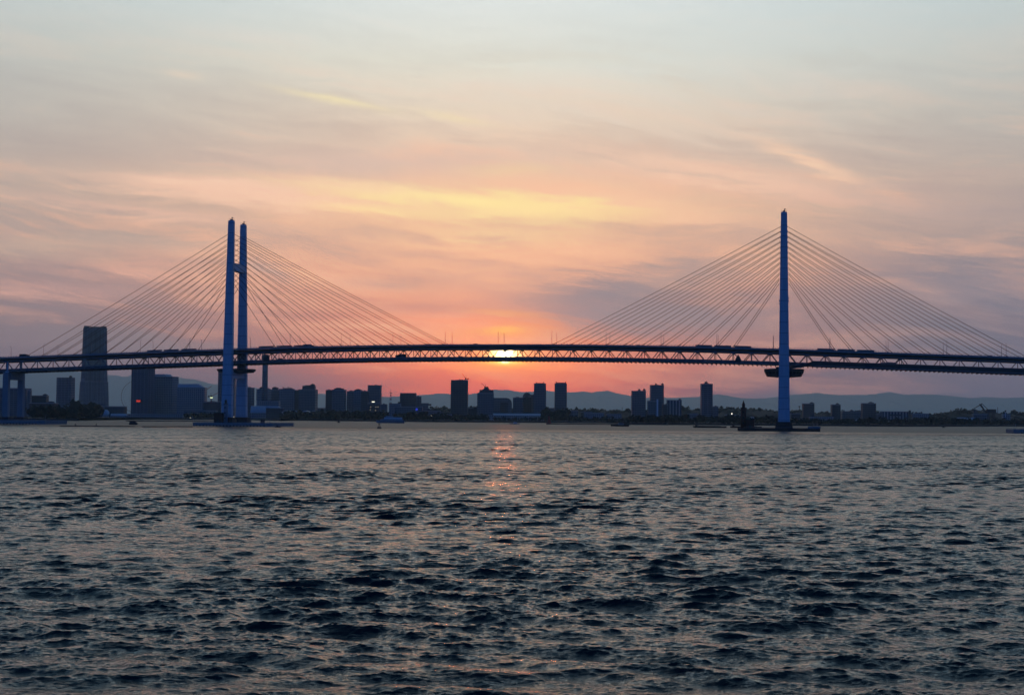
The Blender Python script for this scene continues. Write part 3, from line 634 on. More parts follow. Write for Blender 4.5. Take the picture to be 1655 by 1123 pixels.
# --- right half
T('quay_block', 'low block right of the free-standing matching tower', 'building', 913, 934, 664, 3050, 'f_grey', 0, .5)
T('quay_block', 'dark low block behind the pale quay flats', 'building', 938, 957, 666, 3100, 'f_dark', 0, .5)
T('quay_flats', 'wide pale flats on the shore above the small red lighthouse breakwater', 'apartments', 944, 976, 668, 2900, 'f_pale', 0, .4)
T('quay_block', 'pale low block left of the first dark tower pair', 'building', 980, 1004, 670, 2900, 'f_pale', 0, .4)
T('quay_block', 'small pale sheds at the foot of the first dark tower', 'shed', 1004, 1021, 675, 2800, 'f_pale', 0, .5, shape=gable)
T('tower_block', 'dark tower with a chimney-like box on its right roof corner, right of the lighthouse', 'tower block', 1020.8, 1043, 632.5, 2950, 'f_grey', 0, .8, [(1031, 1035, 629.5), (1039, 1043, 629)])
T('tower_block', 'tallest dark tower of the group left of the right pylon', 'tower block', 1051, 1072.3, 623, 3050, 'f_grey', 0, .8, [(1058.5, 1062, 620.3), (1069, 1072.3, 620)])
T('tower_block', 'lower block with a light vertical stripe, before the tallest tower left of the right pylon', 'apartments', 1046.5, 1064, 648.5, 2900, 'f_grey', 0, .7, [(1047, 1060, 647.5)])
T('tower_block', 'narrow near-black block beside the broad ribbed block', 'building', 1071, 1078.5, 654, 2950, 'f_dark', 0, .9)
T('tower_block', 'broad ribbed block with a square box on its right roof end', 'apartments', 1078, 1101, 647.3, 3000, 'f_stripe', 0, .6, [(1096.5, 1101, 645)])
T('tower_block', 'slim lone tower with a cranked roof house, nearest tall tower left of the right pylon', 'tower block', 1132.7, 1151, 621, 3000, 'f_glass', 0, .9, [(1139, 1143.5, 617.2), (1134, 1150, 620.2)])
T('low_block', 'low block attached right of the slim lone tower', 'building', 1150, 1160.5, 657.5, 3000, 'f_grey', 0, .9)
T('low_block', 'low block left of the slim lone tower', 'building', 1112, 1128, 669, 2950, 'f_grey', 0, .6)
T('quay_sheds', 'long low dark shed on the shore below the ribbed block', 'shed', 1042, 1082, 681, 2420, 'f_dark', 0, .3, shape=gable)
T('quay_block', 'wide low block left of the brown beacon tower', 'building', 1172, 1196, 671, 2900, 'f_grey', 0, .4)
T('quay_block', 'pale gabled sheds between the beacon tower and the right pylon', 'shed', 1207, 1221, 674, 2850, 'f_pale', 0, .5, shape=gable)
T('quay_block', 'grey low block directly left of the right pylon base', 'building', 1226, 1252, 674, 2850, 'f_grey', 0, .4)
T('quay_block', 'dark block directly right of the right pylon', 'building', 1278, 1293, 669, 2850, 'f_dark', 0, .5)
T('small_tower', 'dark tower with a higher right half, first right of the right pylon', 'tower block', 1297.3, 1315, 653, 3100, 'f_dark', 0, .7, [(1309, 1315, 650.7)])
T('small_tower', 'narrow dark tower with a roof box, second right of the right pylon', 'tower block', 1343.5, 1357.5, 654.5, 3100, 'f_dark', 0, .8, [(1351, 1356, 652.2)])
T('small_tower', 'widest of the three dark towers right of the right pylon, flat roof box', 'tower block', 1392.7, 1414.3, 652.5, 3050, 'f_dark', 0, .6, [(1404, 1411.5, 650.3)])
T('pale_flats', 'pale hillside flats between the first two dark towers right of the pylon', 'apartments', 1308, 1347, 673, 2900, 'f_pale', 0, .3)
T('pale_flats', 'small pale house block at the foot of the first dark tower right of the pylon', 'apartments', 1291, 1304, 675.5, 2850, 'f_pale', 0, .5)
T('town_block', 'blue-grey town block with two roof huts left of the widest dark tower', 'building', 1360, 1392, 665.5, 3150, 'f_grey', 0, .4, [(1374, 1379, 663), (1388, 1391, 663.5)])
T('town_block', 'low block right of the widest dark tower', 'building', 1414, 1425, 669, 3100, 'f_grey', 0, .5)
T('market_hall', 'very wide ribbed hall with a dark sign patch on its front, at right', 'hall', 1424.5, 1470, 665.7, 3000, 'f_stripe', 0, .4)
T('town_block', 'pale block with two roof huts right of the wide ribbed hall', 'building', 1473, 1500, 669, 3000, 'f_pale', 0, .5, [(1479, 1483, 666.5), (1488, 1490.5, 666)])
for x0, x1, y, lb in [(1379, 1394, 677.8, 'white-roofed shed left of the widest dark tower foot'), (1405, 1422, 679.0, 'white-roofed shed right of the widest dark tower foot'),
                      (1434, 1453, 679.6, 'pale-roofed shed below the wide ribbed hall'), (1465, 1485, 679.8, 'white-roofed shed right of the wide ribbed hall'),
                      (1497, 1517, 680.0, 'white-roofed shed farthest to the right of the row of sheds'), (1547, 1574, 674.5, 'large white-roofed shed left of the harbour crane')]:
    T('quay_shed', lb, 'shed', x0, x1, y, 2620, 'f_grey', 0, .4, shape=gable, group='white-roofed sheds along the right shore')
T('factory', 'grey works building beside the harbour crane', 'factory', 1572, 1597, 670, 2750, 'f_grey', 0, .4, [(1574, 1580, 663), (1586, 1590, 668)])
T('town_block', 'pale hillside house below the thin chimney at far right', 'house', 1620, 1632, 670, 3000, 'f_pale', 0, .6)
T('town_block', 'long low pale building at the right edge of the far shore', 'building', 1624, 1646, 681, 2620, 'f_pale', 0, .4)

# --- things standing in the city
def sphere_tank():
    p = pt(171, 671.5, 2740); r = 5.6 * 2740 / F; o = empty('sphere_tank', (p.x, p.y, LAND_Z)); tag(o, 'white spherical tank on the quay below the tallest skyscraper', 'tank')
    z = p.z + .8 * r * 0 + 4.5 - LAND_Z
    MB().ball(0, 0, z, r, 24, 14).build('shell', M['white'], o, True)
    for i in range(6):
        a_ = i * math.pi / 3; MB().bar((r * .8 * math.cos(a_), r * .8 * math.sin(a_), 0), (r * .8 * math.cos(a_), r * .8 * math.sin(a_), z), .4, 6).build('leg', M['white'], o)
sphere_tank()
def small_domes():
    for px, r, lb in ((134.5, 3.2, 'small pale dome on the left quay, left of the white sphere'), (154, 2.2, 'tiny pale dome next to the white sphere on the quay')):
        p = pt(px, 675, 2700); k = 2700 / F; o = empty('domed_pavilion', (p.x, p.y, LAND_Z)); tag(o, lb, 'pavilion', 'small domes on the left quay')
        MB().cyl(0, 0, 0, 3.5, r * k, n=16).build('wall', M['f_pale'], o); MB().dome(0, 0, 3.5, r * k).build('dome', M['white'], o, True)
small_domes()
def observation_tower():
    p = pt(428.5, 600, 3000); k = 3000 / F; o = empty('observation_tower', (p.x, p.y, LAND_Z)); tag(o, 'tall round observation tower with a wider head, right of the left pylon', 'tower')
    zt = pt(428.5, 583.5, 3000).z - LAND_Z; z2 = pt(428.5, 573, 3000).z - LAND_Z
    MB().cyl(0, 0, 0, zt, 4.8 * k, 4.5 * k, 20).build('shaft', M['f_grey'], o, True)
    MB().lathe([(4.6 * k, zt - 2), (6 * k, zt + 3), (6.1 * k, z2 - 3), (5.2 * k, z2), (0.5, z2 + .5)], n=20).build('observation_deck', M['f_dark'], o)
    MB().bar((0, 0, z2), (0, 0, z2 + 14), .6, 6, .2).build('mast', M['red'], o)
observation_tower()
def antenna_mast():
    p = pt(631.3, 655, 3000); o = empty('antenna_mast', (p.x, p.y, pt(631, 653.5, 3000).z)); tag(o, 'thin red and white lattice antenna mast on a pale block, centre left', 'antenna mast')
    h = pt(631.3, 629.5, 3000).z - pt(631, 653.5, 3000).z
    for i in range(6):
        m = MB(); z0, z1 = h * .82 * i / 6, h * .82 * (i + 1) / 6; r0, r1 = 1.7 - 1.0 * i / 6, 1.7 - 1.0 * (i + 1) / 6
        for sx, sy in ((-1, -1), (1, -1), (1, 1), (-1, 1)): m.bar((sx * r0, sy * r0, z0), (sx * r1, sy * r1, z1), .28)
        for q in ((-1, -1, 1, -1), (1, -1, 1, 1), (1, 1, -1, 1), (-1, 1, -1, -1)):
            m.bar((q[0] * r0, q[1] * r0, z0), (q[2] * r1, q[3] * r1, z1), .2); m.bar((q[2] * r0, q[3] * r0, z0), (q[0] * r1, q[1] * r1, z1), .2)
        m.build('mast_section', M['red' if i % 2 == 0 else 'white'], o)
    MB().cyl(0, 0, h * .76, h * .80, 2.3, 2.3, 10).build('antenna_platform', M['darkpaint'], o)
    MB().bar((0, 0, h * .8), (0, 0, h), .3, 5, .12).build('whip_antenna', M['red'], o)
antenna_mast()
def ferris_wheel():
    Y = 3600; c = pt(222.5, 641, Y); r = 26.5 * Y / F; o = empty('ferris_wheel', (c.x, Y, LAND_Z)); tag(o, 'faint giant ferris wheel half hidden behind the hotel with the red sign', 'ferris wheel')
    zc = c.z - LAND_Z; m = MB(); n = 60
    for rr in (r, r * .86):
        for i in range(n):
            a0, a1 = 2 * math.pi * i / n, 2 * math.pi * (i + 1) / n
            m.bar((rr * math.cos(a0), 0, zc + rr * math.sin(a0)), (rr * math.cos(a1), 0, zc + rr * math.sin(a1)), .14)
    m.build('rim', M['greypaint'], o)
    s_ = MB()
    for i in range(24): a0 = 2 * math.pi * i / 24; s_.bar((0, 0, zc), (r * math.cos(a0), 0, zc + r * math.sin(a0)), .05, 3)
    s_.build('spoke_web', M['greypaint'], o)
    for sx in (-1, 1): MB().bar((sx * 16, 3, 0), (0, 3, zc), .5).build('leg', M['greypaint'], o)
    for i in range(n):
        a0 = 2 * math.pi * i / n
        MB().lathe([(.2, zc + r * math.sin(a0) + .9), (.75, zc + r * math.sin(a0) + .5), (.85, zc + r * math.sin(a0) - .5), (.4, zc + r * math.sin(a0) - 1)], r * math.cos(a0), 0, 8).build('gondola', M['darkpaint'], o)
ferris_wheel()
def tower_crane(px, ybase, ycab, jx, jy, Y, label, lit=False, base_z=None):
    k = Y / F; p = pt(px, ybase, Y); o = empty('tower_crane', (p.x, Y, p.z)); tag(o, label, 'crane')
    hc = pt(px, ycab, Y).z - p.z; j = pt(jx, jy, Y); jv = Vector((j.x - p.x, 0, j.z - p.z))
    m = MB(); r = .85
    for sx, sy in ((-1, -1), (1, -1), (1, 1), (-1, 1)): m.bar((sx * r, sy * r, -1.5), (sx * r, sy * r, hc), .22)
    n = max(2, int(hc / 2))
    for i in range(n):
        z0, z1 = hc * i / n, hc * (i + 1) / n; m.bar((-r, -r, z0), (r, -r, z1), .16); m.bar((r, r, z0), (-r, r, z1), .16); m.bar((-r, r, z0), (-r, -r, z1), .16)
    m.build('mast', M['red'], o)
    jb = MB(); a0 = Vector((0, 0, hc)); nn = 12
    dz = Vector((0, 0, 1.1))
    for yy in (-.6, .6): jb.bar(a0 + Vector((0, yy, 0)), jv + Vector((0, yy, 0)), .2)
    jb.bar(a0 + dz, jv + dz * .4, .2)
    for i in range(nn):
        q0 = a0.lerp(jv, i / nn); q1 = a0.lerp(jv, (i + 1) / nn); jb.bar(q0 + Vector((0, -.6, 0)), q1 + dz * (1 - .6 * i / nn), .12); jb.bar(q0 + dz * (1 - .6 * i / nn), q1 + Vector((0, .6, 0)), .12)
    jb.build('jib', M['red'], o)
    s = -1 if jv.x > 0 else 1
    MB().box(min(0, s * 6), max(0, s * 6), -1, 1, hc - .5, hc + .6).box(s * 5 - 1.4, s * 5 + 1.4, -1.2, 1.2, hc - 1.6, hc + 1.2).build('counterweight', M['darkpaint'], o)
    MB().box(-1.5, 1.5, -1.8, 1.2, hc - 1.6, hc + 1.6).build('cab', M['darkpaint'], o)
    MB().bar((0, 0, hc + 1), (s * 1.5, 0, hc + 6), .3).bar((s * 1.5, 0, hc + 6), a0.lerp(jv, .75) + dz * .6, .1).build('tie_frame', M['darkpaint'], o)
    if lit: MB().box(-2.2, 2.2, -1.9, 1.9, hc - 3.4, hc - 1.7).build('work_light', M['lampg'], o)
tower_crane(341.5, 650, 640.5, 353.5, 634.5, 3000, 'tower crane with a greenish lit cab on the dark block left of the left pylon', True)
tower_crane(331.5, 630, 632, 342, 624, 3100, 'unlit crane jib rising behind the hotel with the slanting roof edge')
tower_crane(752.5, 615, 612, 747, 604, 2975, 'small crane on the right roof corner of the broad dark office tower')
tower_crane(784, 627, 625.5, 777, 618.5, 2970, 'small crane on the unfinished stepped tower under the sun')
def harbour_crane():
    Y = 2650; k = Y / F; p = pt(1602, 682, Y); o = empty('harbour_crane', (p.x, Y, LAND_Z)); tag(o, 'dark harbour crane with a folded boom on the far right shore', 'crane')
    def q(px, py): v = pt(px, py, Y); return Vector((v.x - p.x, 0, v.z - LAND_Z))
    tw = MB()
    for sx, sy in ((-4, -4), (4, -4), (4, 4), (-4, 4)): tw.bar((sx * 1.3, sy * 1.3, 0), (sx, sy, q(1602, 668).z), .9)
    for z in (6, 12): tw.box(-5, 5, -5, 5, z, z + .8)
    tw.build('portal', M['darkpaint'], o)
    c = q(1602, 667); MB().box(c.x - 8, c.x + 7, -5, 5, c.z - 1, c.z + 6).build('machine_house', M['darkpaint'], o)
    MB().bar(q(1594, 667) + Vector((0, -1, 0)), q(1583, 653), 1.5, 4, 1.1).bar(q(1594, 667) + Vector((0, 1.5, 0)), q(1585, 653), 1.1, 4, .9).build('boom', M['darkpaint'], o)
    MB().bar(q(1587, 652.3), q(1573, 661), 1.0, 4, .6).build('jib', M['darkpaint'], o)
    MB().bar(q(1587, 652.3), q(1601, 666), .55).build('back_stay', M['darkpaint'], o)
harbour_crane()
def pole_thing(name, cat, label, px, y0, y1, Y, r, mat, cap=None):
    a_, b_ = pt(px, y0, Y), pt(px, y1, Y); o = empty(name, (a_.x, Y, a_.z)); tag(o, label, cat)
    h = b_.z - a_.z; MB().bar((0, 0, 0), (0, 0, h), r, 8, r * .7).build('shaft', M[mat], o)
    if cap: MB().cyl(0, 0, h * .78, h, r * cap, n=10).build('chimney_head' if name == 'chimney' else 'mast_head', M['darkpaint'], o)
pole_thing('lattice_mast', 'mast', 'thin mast on the hill right of the harbour crane', 1612.5, 669, 658, 3500, 1.0, 'greypaint')
pole_thing('chimney', 'chimney', 'short chimney with a dark head at far right', 1625, 674, 663, 3000, 1.1, 'white', 1.5)
pole_thing('flagpole', 'flagpole', 'pale pole in front of the narrow tower right of the left pylon', 415, 657, 646, 2900, .5, 'white')
pole_thing('spire', 'spire', 'small roof cross on the hill right of the right pylon', 1292, 664, 656, 3550, .8, 'darkpaint', 2.5)
pole_thing('radio_mast', 'mast', 'hair-thin mast on the ridge right of the matching towers', 1005.5, 665, 658, 3500, .6, 'darkpaint')
pole_thing('silo', 'silo', 'dark silo at the right end of the wide ribbed hall', 1470.5, 682, 663, 2980, 3.0, 'darkpaint')
def light_pole(px, py, Y, label, mat='lampw', r=1.3, zb=LAND_Z):
    p = pt(px, py, Y); o = empty('floodlight_pole', (p.x, Y, zb)); tag(o, label, 'floodlight', 'lit floodlights along the far shore')
    h = p.z - zb; MB().bar((0, 0, 0), (0, 0, h), .25, 6, .15).build('pole', M['greypaint'], o)
    MB().ball(0, -.6, h, r, 10, 6).build('lamp_head', M[mat], o, True)
for a_ in [(645.5, 672.2, 2760, 'floodlight beside the stern of the white ferry'), (667.5, 672.5, 2760, 'faint small floodlight left of the brightest pair', 'winlit', .9), (674.5, 671, 2770, 'left one of the two brightest floodlights in the middle of the shore', 'lampw', 1.6),
           (697, 671, 2770, 'right one of the two brightest floodlights in the middle of the shore', 'lampw', 1.7), (754, 675.5, 2800, 'dim floodlight below the crane-topped office tower', 'winlit', .9),
           (1182.7, 668.5, 2880, 'lone floodlight left of the brown beacon tower'), (307.7, 675.7, 2700, 'floodlight on the left quay below the hotel block with the slanting roof edge', 'lampw', 1.0), (378, 674, 1330, 'small warm lamp between the legs of the left pylon', 'winlit', .5, 2.5),
           (145, 673.5, 2700, 'small lamp on the left quay between the pale domes', 'winlit', .8), (345.5, 676.5, 2720, 'faint floodlight on the quay just left of the left pylon', 'winlit', .8)]: light_pole(*a_)
def child_panel(root, mat, name, x0, x1, z0, z1, y):
    return MB().box(x0, x1, y - .25, y, z0, z1).build(name, M[mat], root)
def panel_on(label_starts, mat, name, px0, px1, y0, y1):
    for o in list(COL.objects):
        if o.get('label', '').startswith(label_starts):
            Y = o.location.y - 2; a_, b_ = pt(px0, y1, Y), pt(px1, y0, Y)
            y = min(v[1] for ch in o.children if ch.type == 'MESH' and ch.name.startswith('wall') for v in ch.bound_box)
            Yf = o.location.y + y; a_, b_ = pt(px0, y1, Yf), pt(px1, y0, Yf)
            return child_panel(o, mat, name, a_.x - o.location.x, b_.x - o.location.x, a_.z - LAND_Z, b_.z - LAND_Z, y - .05)
panel_on('square tower with a white lit', 'lampw', 'lit_sign', 601, 605.5, 648.6, 650)
for px, py in ((599, 657.5), (607.5, 657.5), (611, 657.5), (598.5, 662), (599, 671.3), (607.5, 671.3), (610.6, 671.3), (607, 663)):
    panel_on('dark lower block with a few', 'winlit', 'lit_window', px - .6, px + .6, py - .5, py + .5)
panel_on('wide low building with the small blue', 'signblue', 'blue_sign', 671.8, 675, 659.8, 663)
panel_on('very wide ribbed hall', 'f_dark', 'sign_board', 1437, 1456, 669.5, 672)
panel_on('lower block with a light vertical', 'white', 'light_stripe', 1061, 1064, 645, 679)
def red_sign():
    for o in list(COL.objects):
        if o.get('label', '').startswith('broad blue hotel slab'):
            Y = 3085; a_ = pt(220.6, 649.6, Y); b_ = pt(227, 646.4, Y); R_ = o.rotation_euler.z
            w = b_.x - a_.x; h = b_.z - a_.z
            inv = Matrix.Rotation(-R_, 4, 'Z') @ Matrix.Translation(-o.location)
            sgn = MB()
            for i in range(4): u = a_.x + w * i / 4; sgn.v += []; sgn.box(u + .2, u + w / 4 - .5, Y - .3, Y, a_.z + (h * .12 if i % 2 else 0), b_.z - (h * .25 if i == 2 else 0))
            sgn.v = [tuple(inv @ Vector(v)) for v in sgn.v]; sgn.build('red_sign', M['signred'], o)
            fr = MB().box(a_.x - 1, b_.x + 1, Y + .05, Y + 6, a_.z - .8, b_.z + .8); fr.v = [tuple(inv @ Vector(v)) for v in fr.v]; fr.build('sign_frame', M['darkpaint'], o)
red_sign()

# ------------------------------------------------------------------ the bridge
UX = Vector((0.9846, -0.1757, 0)).normalized(); NX = Vector((0.1757, 0.9846, 0)).normalized()
RB = Vector((215.9, 1225.0, 0))
CEN = RB + UX * (-231.5) + NX * 17.0
BROT = math.atan2(UX.y, UX.x)
def b2w(x, y, z): return CEN + UX * x + NX * y + Vector((0, 0, z))
def px2b(px, y=-14.0):
    """bridge coordinate x of pixel column px in the vertical plane at offset y"""
    r = ray(px, 570); o = CEN + NX * y
    det = -UX.x * r.y + UX.y * r.x
    return (o.x * r.y - o.y * r.x) / det
PYL = 231.5; PANEL = 14.6
def ztop(x):
    d = abs(x); return 69.05 - 7.1e-5 * d * d if d < 231.5 else 65.245 - 0.0352 * (d - 231.5)
X0, X1 = -560, 520
XS = [X0 + (X1 - X0) * i / 90 for i in range(91)]
bridge = empty('cable_stayed_bridge', CEN, BROT); tag(bridge, 'white double-deck cable-stayed bridge spanning the whole harbour entrance', 'bridge')
def sweep(outline, xs=XS, f=ztop):               # outline (y, dz below the deck top) carried along the deck line
    return [[(x, y, f(x) + dz) for y, dz in outline] for x in xs]
# upper deck: shallow box girder with raked fascias, asphalt on top, parapets
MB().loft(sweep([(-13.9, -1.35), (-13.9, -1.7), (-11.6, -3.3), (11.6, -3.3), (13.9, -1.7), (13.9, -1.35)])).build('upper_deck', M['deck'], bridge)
MB().loft(sweep([(-13.3, -1.34), (13.3, -1.34), (13.3, -1.28), (-13.3, -1.28)])).build('road_surface', M['asphalt'], bridge)
for sy in (-1, 1):
    MB().loft(sweep([(sy * 13.9, -1.0), (sy * 14.25, -1.3), (sy * 14.25, 0.05), (sy * 13.9, 0.05)])).build('parapet', M['greypaint'], bridge)
    r_ = MB(); x = X0
    while x < X1:
        z = ztop(x); r_.box(x - .12, x + .12, sy * 14.1 - .1, sy * 14.1 + .1, z, z + .75); x += 2.43
    r_.loft(sweep([(sy * 14.03, .68), (sy * 14.17, .68), (sy * 14.17, .82), (sy * 14.03, .82)])); r_.build('guard_rail', M['truss'], bridge)
# lower deck
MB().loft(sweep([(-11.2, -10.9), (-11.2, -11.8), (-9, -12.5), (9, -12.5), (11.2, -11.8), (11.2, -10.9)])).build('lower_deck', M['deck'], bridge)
for sy in (-1, 1): MB().loft(sweep([(sy * 10.9, -10.9), (sy * 10.9, -10.1), (sy * 10.7, -10.1), (sy * 10.7, -10.9)])).build('barrier', M['greypaint'], bridge)
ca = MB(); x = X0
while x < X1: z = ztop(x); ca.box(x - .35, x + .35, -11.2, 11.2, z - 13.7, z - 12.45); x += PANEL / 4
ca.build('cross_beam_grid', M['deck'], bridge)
# trusses: chords, then one mesh for each bay of diagonals and post
def apex(k): return PYL - 40.4 + PANEL * (k - 12.93) if False else k * PANEL + (PYL - 40.4) % PANEL
kb = range(int(-450 // PANEL), int(440 // PANEL) + 1)
for sy, lab in ((-1, 'near'), (1, 'far')):
    y = sy * 11.9
    ch = MB().loft(sweep([(y - .35, -3.2), (y + .35, -3.2), (y + .35, -3.95), (y - .35, -3.95)])).loft(sweep([(y - .4, -11.7), (y + .4, -11.7), (y + .4, -12.7), (y - .4, -12.7)]))
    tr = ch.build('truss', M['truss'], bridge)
    bays = []
    for k in kb:
        xc = apex(k); m = MB()
        # on the right side span the walkway hides the bottom; same bays all along
        for dx in (-PANEL / 2, PANEL / 2):
            a_ = Vector((xc + dx * .96, y, ztop(xc + dx) - 11.9)); b_ = Vector((xc + dx * .07, y, ztop(xc) - 3.8)); m.bar(a_, b_, .46)
        m.bar((xc, y, ztop(xc) - 11.9), (xc, y, ztop(xc) - 3.8), .36)
        z = ztop(xc); m.add([(xc - 1.5, y - .55, z - 3.9), (xc + 1.5, y - .55, z - 3.9), (xc + .7, y - .55, z - 4.9), (xc - .7, y - .55, z - 4.9), (xc - 1.5, y + .55, z - 3.9), (xc + 1.5, y + .55, z - 3.9), (xc + .7, y + .55, z - 4.9), (xc - .7, y + .55, z - 4.9)],
                            [(0, 1, 2, 3), (7, 6, 5, 4), (0, 4, 5, 1), (1, 5, 6, 2), (2, 6, 7, 3), (3, 7, 4, 0)])
        xb = xc + PANEL / 2; z = ztop(xb); m.add([(xb - 2, y - .56, z - 11.72), (xb + 2, y - .56, z - 11.72), (xb + .9, y - .56, z - 10.75), (xb - .9, y - .56, z - 10.75), (xb - 2, y + .56, z - 11.72), (xb + 2, y + .56, z - 11.72), (xb + .9, y + .56, z - 10.75), (xb - .9, y + .56, z - 10.75)],
                            [(0, 1, 2, 3), (7, 6, 5, 4), (0, 4, 5, 1), (1, 5, 6, 2), (2, 6, 7, 3), (3, 7, 4, 0)])
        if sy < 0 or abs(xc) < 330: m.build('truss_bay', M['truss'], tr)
# pylons
HT = 174.5
def leg_y(z): return 17.6 - 0.4 * z / 60 if z < 60 else 17.2 - 2.6 * (z - 60) / (HT - 60)
def make_pylon(xp, top_gear):
    py = empty('pylon', (xp, 0, 0), 0, bridge)
    def hw(z): return 4.75 - 2.3 * z / HT
    def hy(z): return 2.9 - 0.9 * z / HT
    for sy in (-1, 1):
        rings = []
        for z in (5.5, 30, 60, 90, 120, 150, HT - 1, HT):
            a_, b_ = hw(z), hy(z); k = .22 * b_; yc = sy * leg_y(z)
            if z == HT: a_ -= .35; b_ -= .35
            rings.append([(-a_ + k, yc - b_, z), (a_ - k, yc - b_, z), (a_, yc - b_ + k, z), (a_, yc + b_ - k, z), (a_ - k, yc + b_, z), (-a_ + k, yc + b_, z), (-a_, yc + b_ - k, z), (-a_, yc - b_ + k, z)])
        lg = MB().loft(rings)
        # small ledges half way up and a door-sized hatch
        zl = 103; lg.box(-hw(zl) - .7, -hw(zl) + .2, sy * leg_y(zl) - 1, sy * leg_y(zl) + 1, zl, zl + 1.0).box(hw(zl) - .2, hw(zl) + .7, sy * leg_y(zl) - 1, sy * leg_y(zl) + 1, zl + 2, zl + 3)
        for i in range(11):                      # cable anchor boxes
            z = 162.6 - i * 4.25; lg.box(-hw(z) - .3, hw(z) + .3, sy * leg_y(z) - .5, sy * leg_y(z) + .5, z - .5, z + .4)
        lg.build('leg', M['steel'], py)
        g = MB(); yc = sy * leg_y(HT)
        for ux in (-2, 2):
            for uy in (-1.5, 1.5): g.box(ux - .06, ux + .06, yc + uy - .06, yc + uy + .06, HT, HT + 1.2)
        g.box(-2.06, 2.06, yc - 1.56, yc - 1.48, HT + 1.1, HT + 1.2).box(-2.06, 2.06, yc + 1.48, yc + 1.56, HT + 1.1, HT + 1.2).box(-.9, .9, yc - .8, yc + .8, HT, HT + 1.0)
        g.bar((.4, yc, HT + 1), (.4, yc, HT + 2.2), .3, 6).box(-.1, 1.4, yc - .5, yc + .5, HT + 2.0, HT + 2.5); g.build('top_railing', M['darkpaint'], py)
        # footing
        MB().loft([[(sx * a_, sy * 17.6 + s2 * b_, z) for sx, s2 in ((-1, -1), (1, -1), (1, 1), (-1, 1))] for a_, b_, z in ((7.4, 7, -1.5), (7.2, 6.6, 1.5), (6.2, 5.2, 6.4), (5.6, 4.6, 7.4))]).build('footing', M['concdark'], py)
    MB().loft([[(-a_, y_, z_) for a_, z_ in ((0, 0),)] for y_ in ()] or [[(-2.6, -15.6, 132), (2.6, -15.6, 132), (2.6, 15.6, 132), (-2.6, 15.6, 132)], [(-2.4, -15.4, 138.5), (2.4, -15.4, 138.5), (2.4, 15.4, 138.5), (-2.4, 15.4, 138.5)]]).build('crossbeam', M['steel'], py)
    MB().loft([[(-3.3, -15.5, 40.5), (3.3, -15.5, 40.5), (3.3, 15.5, 40.5), (-3.3, 15.5, 40.5)], [(-3.2, -15.4, 48), (3.2, -15.4, 48), (3.2, 15.4, 48), (-3.2, 15.4, 48)]]).build('crossbeam', M['steel'], py)
    return py
pyl_l = make_pylon(-PYL, True); pyl_r = make_pylon(PYL, True)
# stay cables: two planes, eleven on each side of each pylon
for sp in (-1, 1):
    for sx in (-1, 1):
        for sy in (-1, 1):
            for i in range(11):
                za = 162.6 - i * 4.25; xa = sp * PYL + sx * (2.6 + .022 * (174 - za)); ya = sy * leg_y(za)
                xb = sp * PYL + sx * (40.4 + PANEL * (10 - i)); zb = ztop(xb) - .3; yb = sy * 13.6
                a_, b_ = Vector((xa, ya, za)), Vector((xb, yb, zb)); m = MB(); L_ = (b_ - a_).length; N_ = 6
                pts = [a_.lerp(b_, j / N_) - Vector((0, 0, L_ * .004 * 4 * (j / N_) * (1 - j / N_))) for j in range(N_ + 1)]
                for p0, p1 in zip(pts, pts[1:]): m.bar(p0, p1, CABLE_R, 5)
                m.bar(b_, b_.lerp(a_, 3.2 / L_), .3, 6)
                m.build('stay_cable', M['cable'], bridge)
# wind screens beside the pylons
for sp in (-1, 1):
    for sx in (-1, 1):
        for sy in (-1, 1):
            for i, d0 in enumerate((26, 41.8, 57.0)):
                xa = sp * PYL + sx * d0; xb = xa + sx * 13.0; lo, hi = min(xa, xb), max(xa, xb)
                if sp < 0 and sx < 0: lo -= 4; hi -= 4
                m = MB().loft([[(x_, sy * 14.32 + e_, ztop(x_) + z_) for e_, z_ in ((-.08, .1), (.08, .1), (.08, 1.4), (-.08, 1.4))] for x_ in (lo, hi)])
                for j in range(5): xx = lo + (hi - lo) * j / 4; m.box(xx - .1, xx + .1, sy * 14.32 - .2, sy * 14.32 + .2, ztop(xx) - .6, ztop(xx) + 1.5)
                m.build('wind_screen', M['truss'], bridge)
# side piers
def end_pier(xp):
    e_ = empty('end_pier', (xp, 0, 0), 0, bridge); zt_ = ztop(xp) - 13.4
    for sy in (-1, 1):
        rings = [[(-a_, sy * 13.2 - b_, z), (a_, sy * 13.2 - b_, z), (a_, sy * 13.2 + b_, z), (-a_, sy * 13.2 + b_, z)] for a_, b_, z in ((2.6, 2.0, 5), (2.5, 1.9, zt_ - 6), (2.5, 1.9, zt_))]
        MB().loft(rings).build('leg', M['greypaint'], e_)
        MB().loft([[(sx * a_, sy * 13.2 + s2 * b_, z) for sx, s2 in ((-1, -1), (1, -1), (1, 1), (-1, 1))] for a_, b_, z in ((5.0, 5, -1.5), (4.8, 4.8, 4.4), (4.4, 4.4, 6))]).build('footing', M['concdark'], e_)
        MB().bar((0, sy * 11.6, zt_ + 1), (0, sy * 11.6, ztop(xp) - 3.6), .9).box(-1.6, 1.6, sy * 11.6 - 1.2, sy * 11.6 + 1.2, zt_ - .1, zt_ + 1.2).build('bearing_post', M['steel'], e_)
    MB().box(-2.9, 2.9, -11, 11, zt_ - 6.2, zt_ - .2).build('crossbeam', M['concrete'], e_)
    MB().box(-7, 7, -12, 12, zt_ - .1, zt_ + .8).build('inspection_deck', M['darkpaint'], e_)
    return e_
end_pier(-PYL - 204); end_pier(PYL + 200)
m = MB().lathe([(2, 41.0), (6.5, 42.0), (8.5, 44.0), (8.6, 45.6), (8, 46)], n=20); m.v = [(x * 1.0 + PYL + 197, y * .8 - 15, z - 1.6) for x, y, z in m.v]; m.build('bearing_platform', M['rust'], bridge, True)
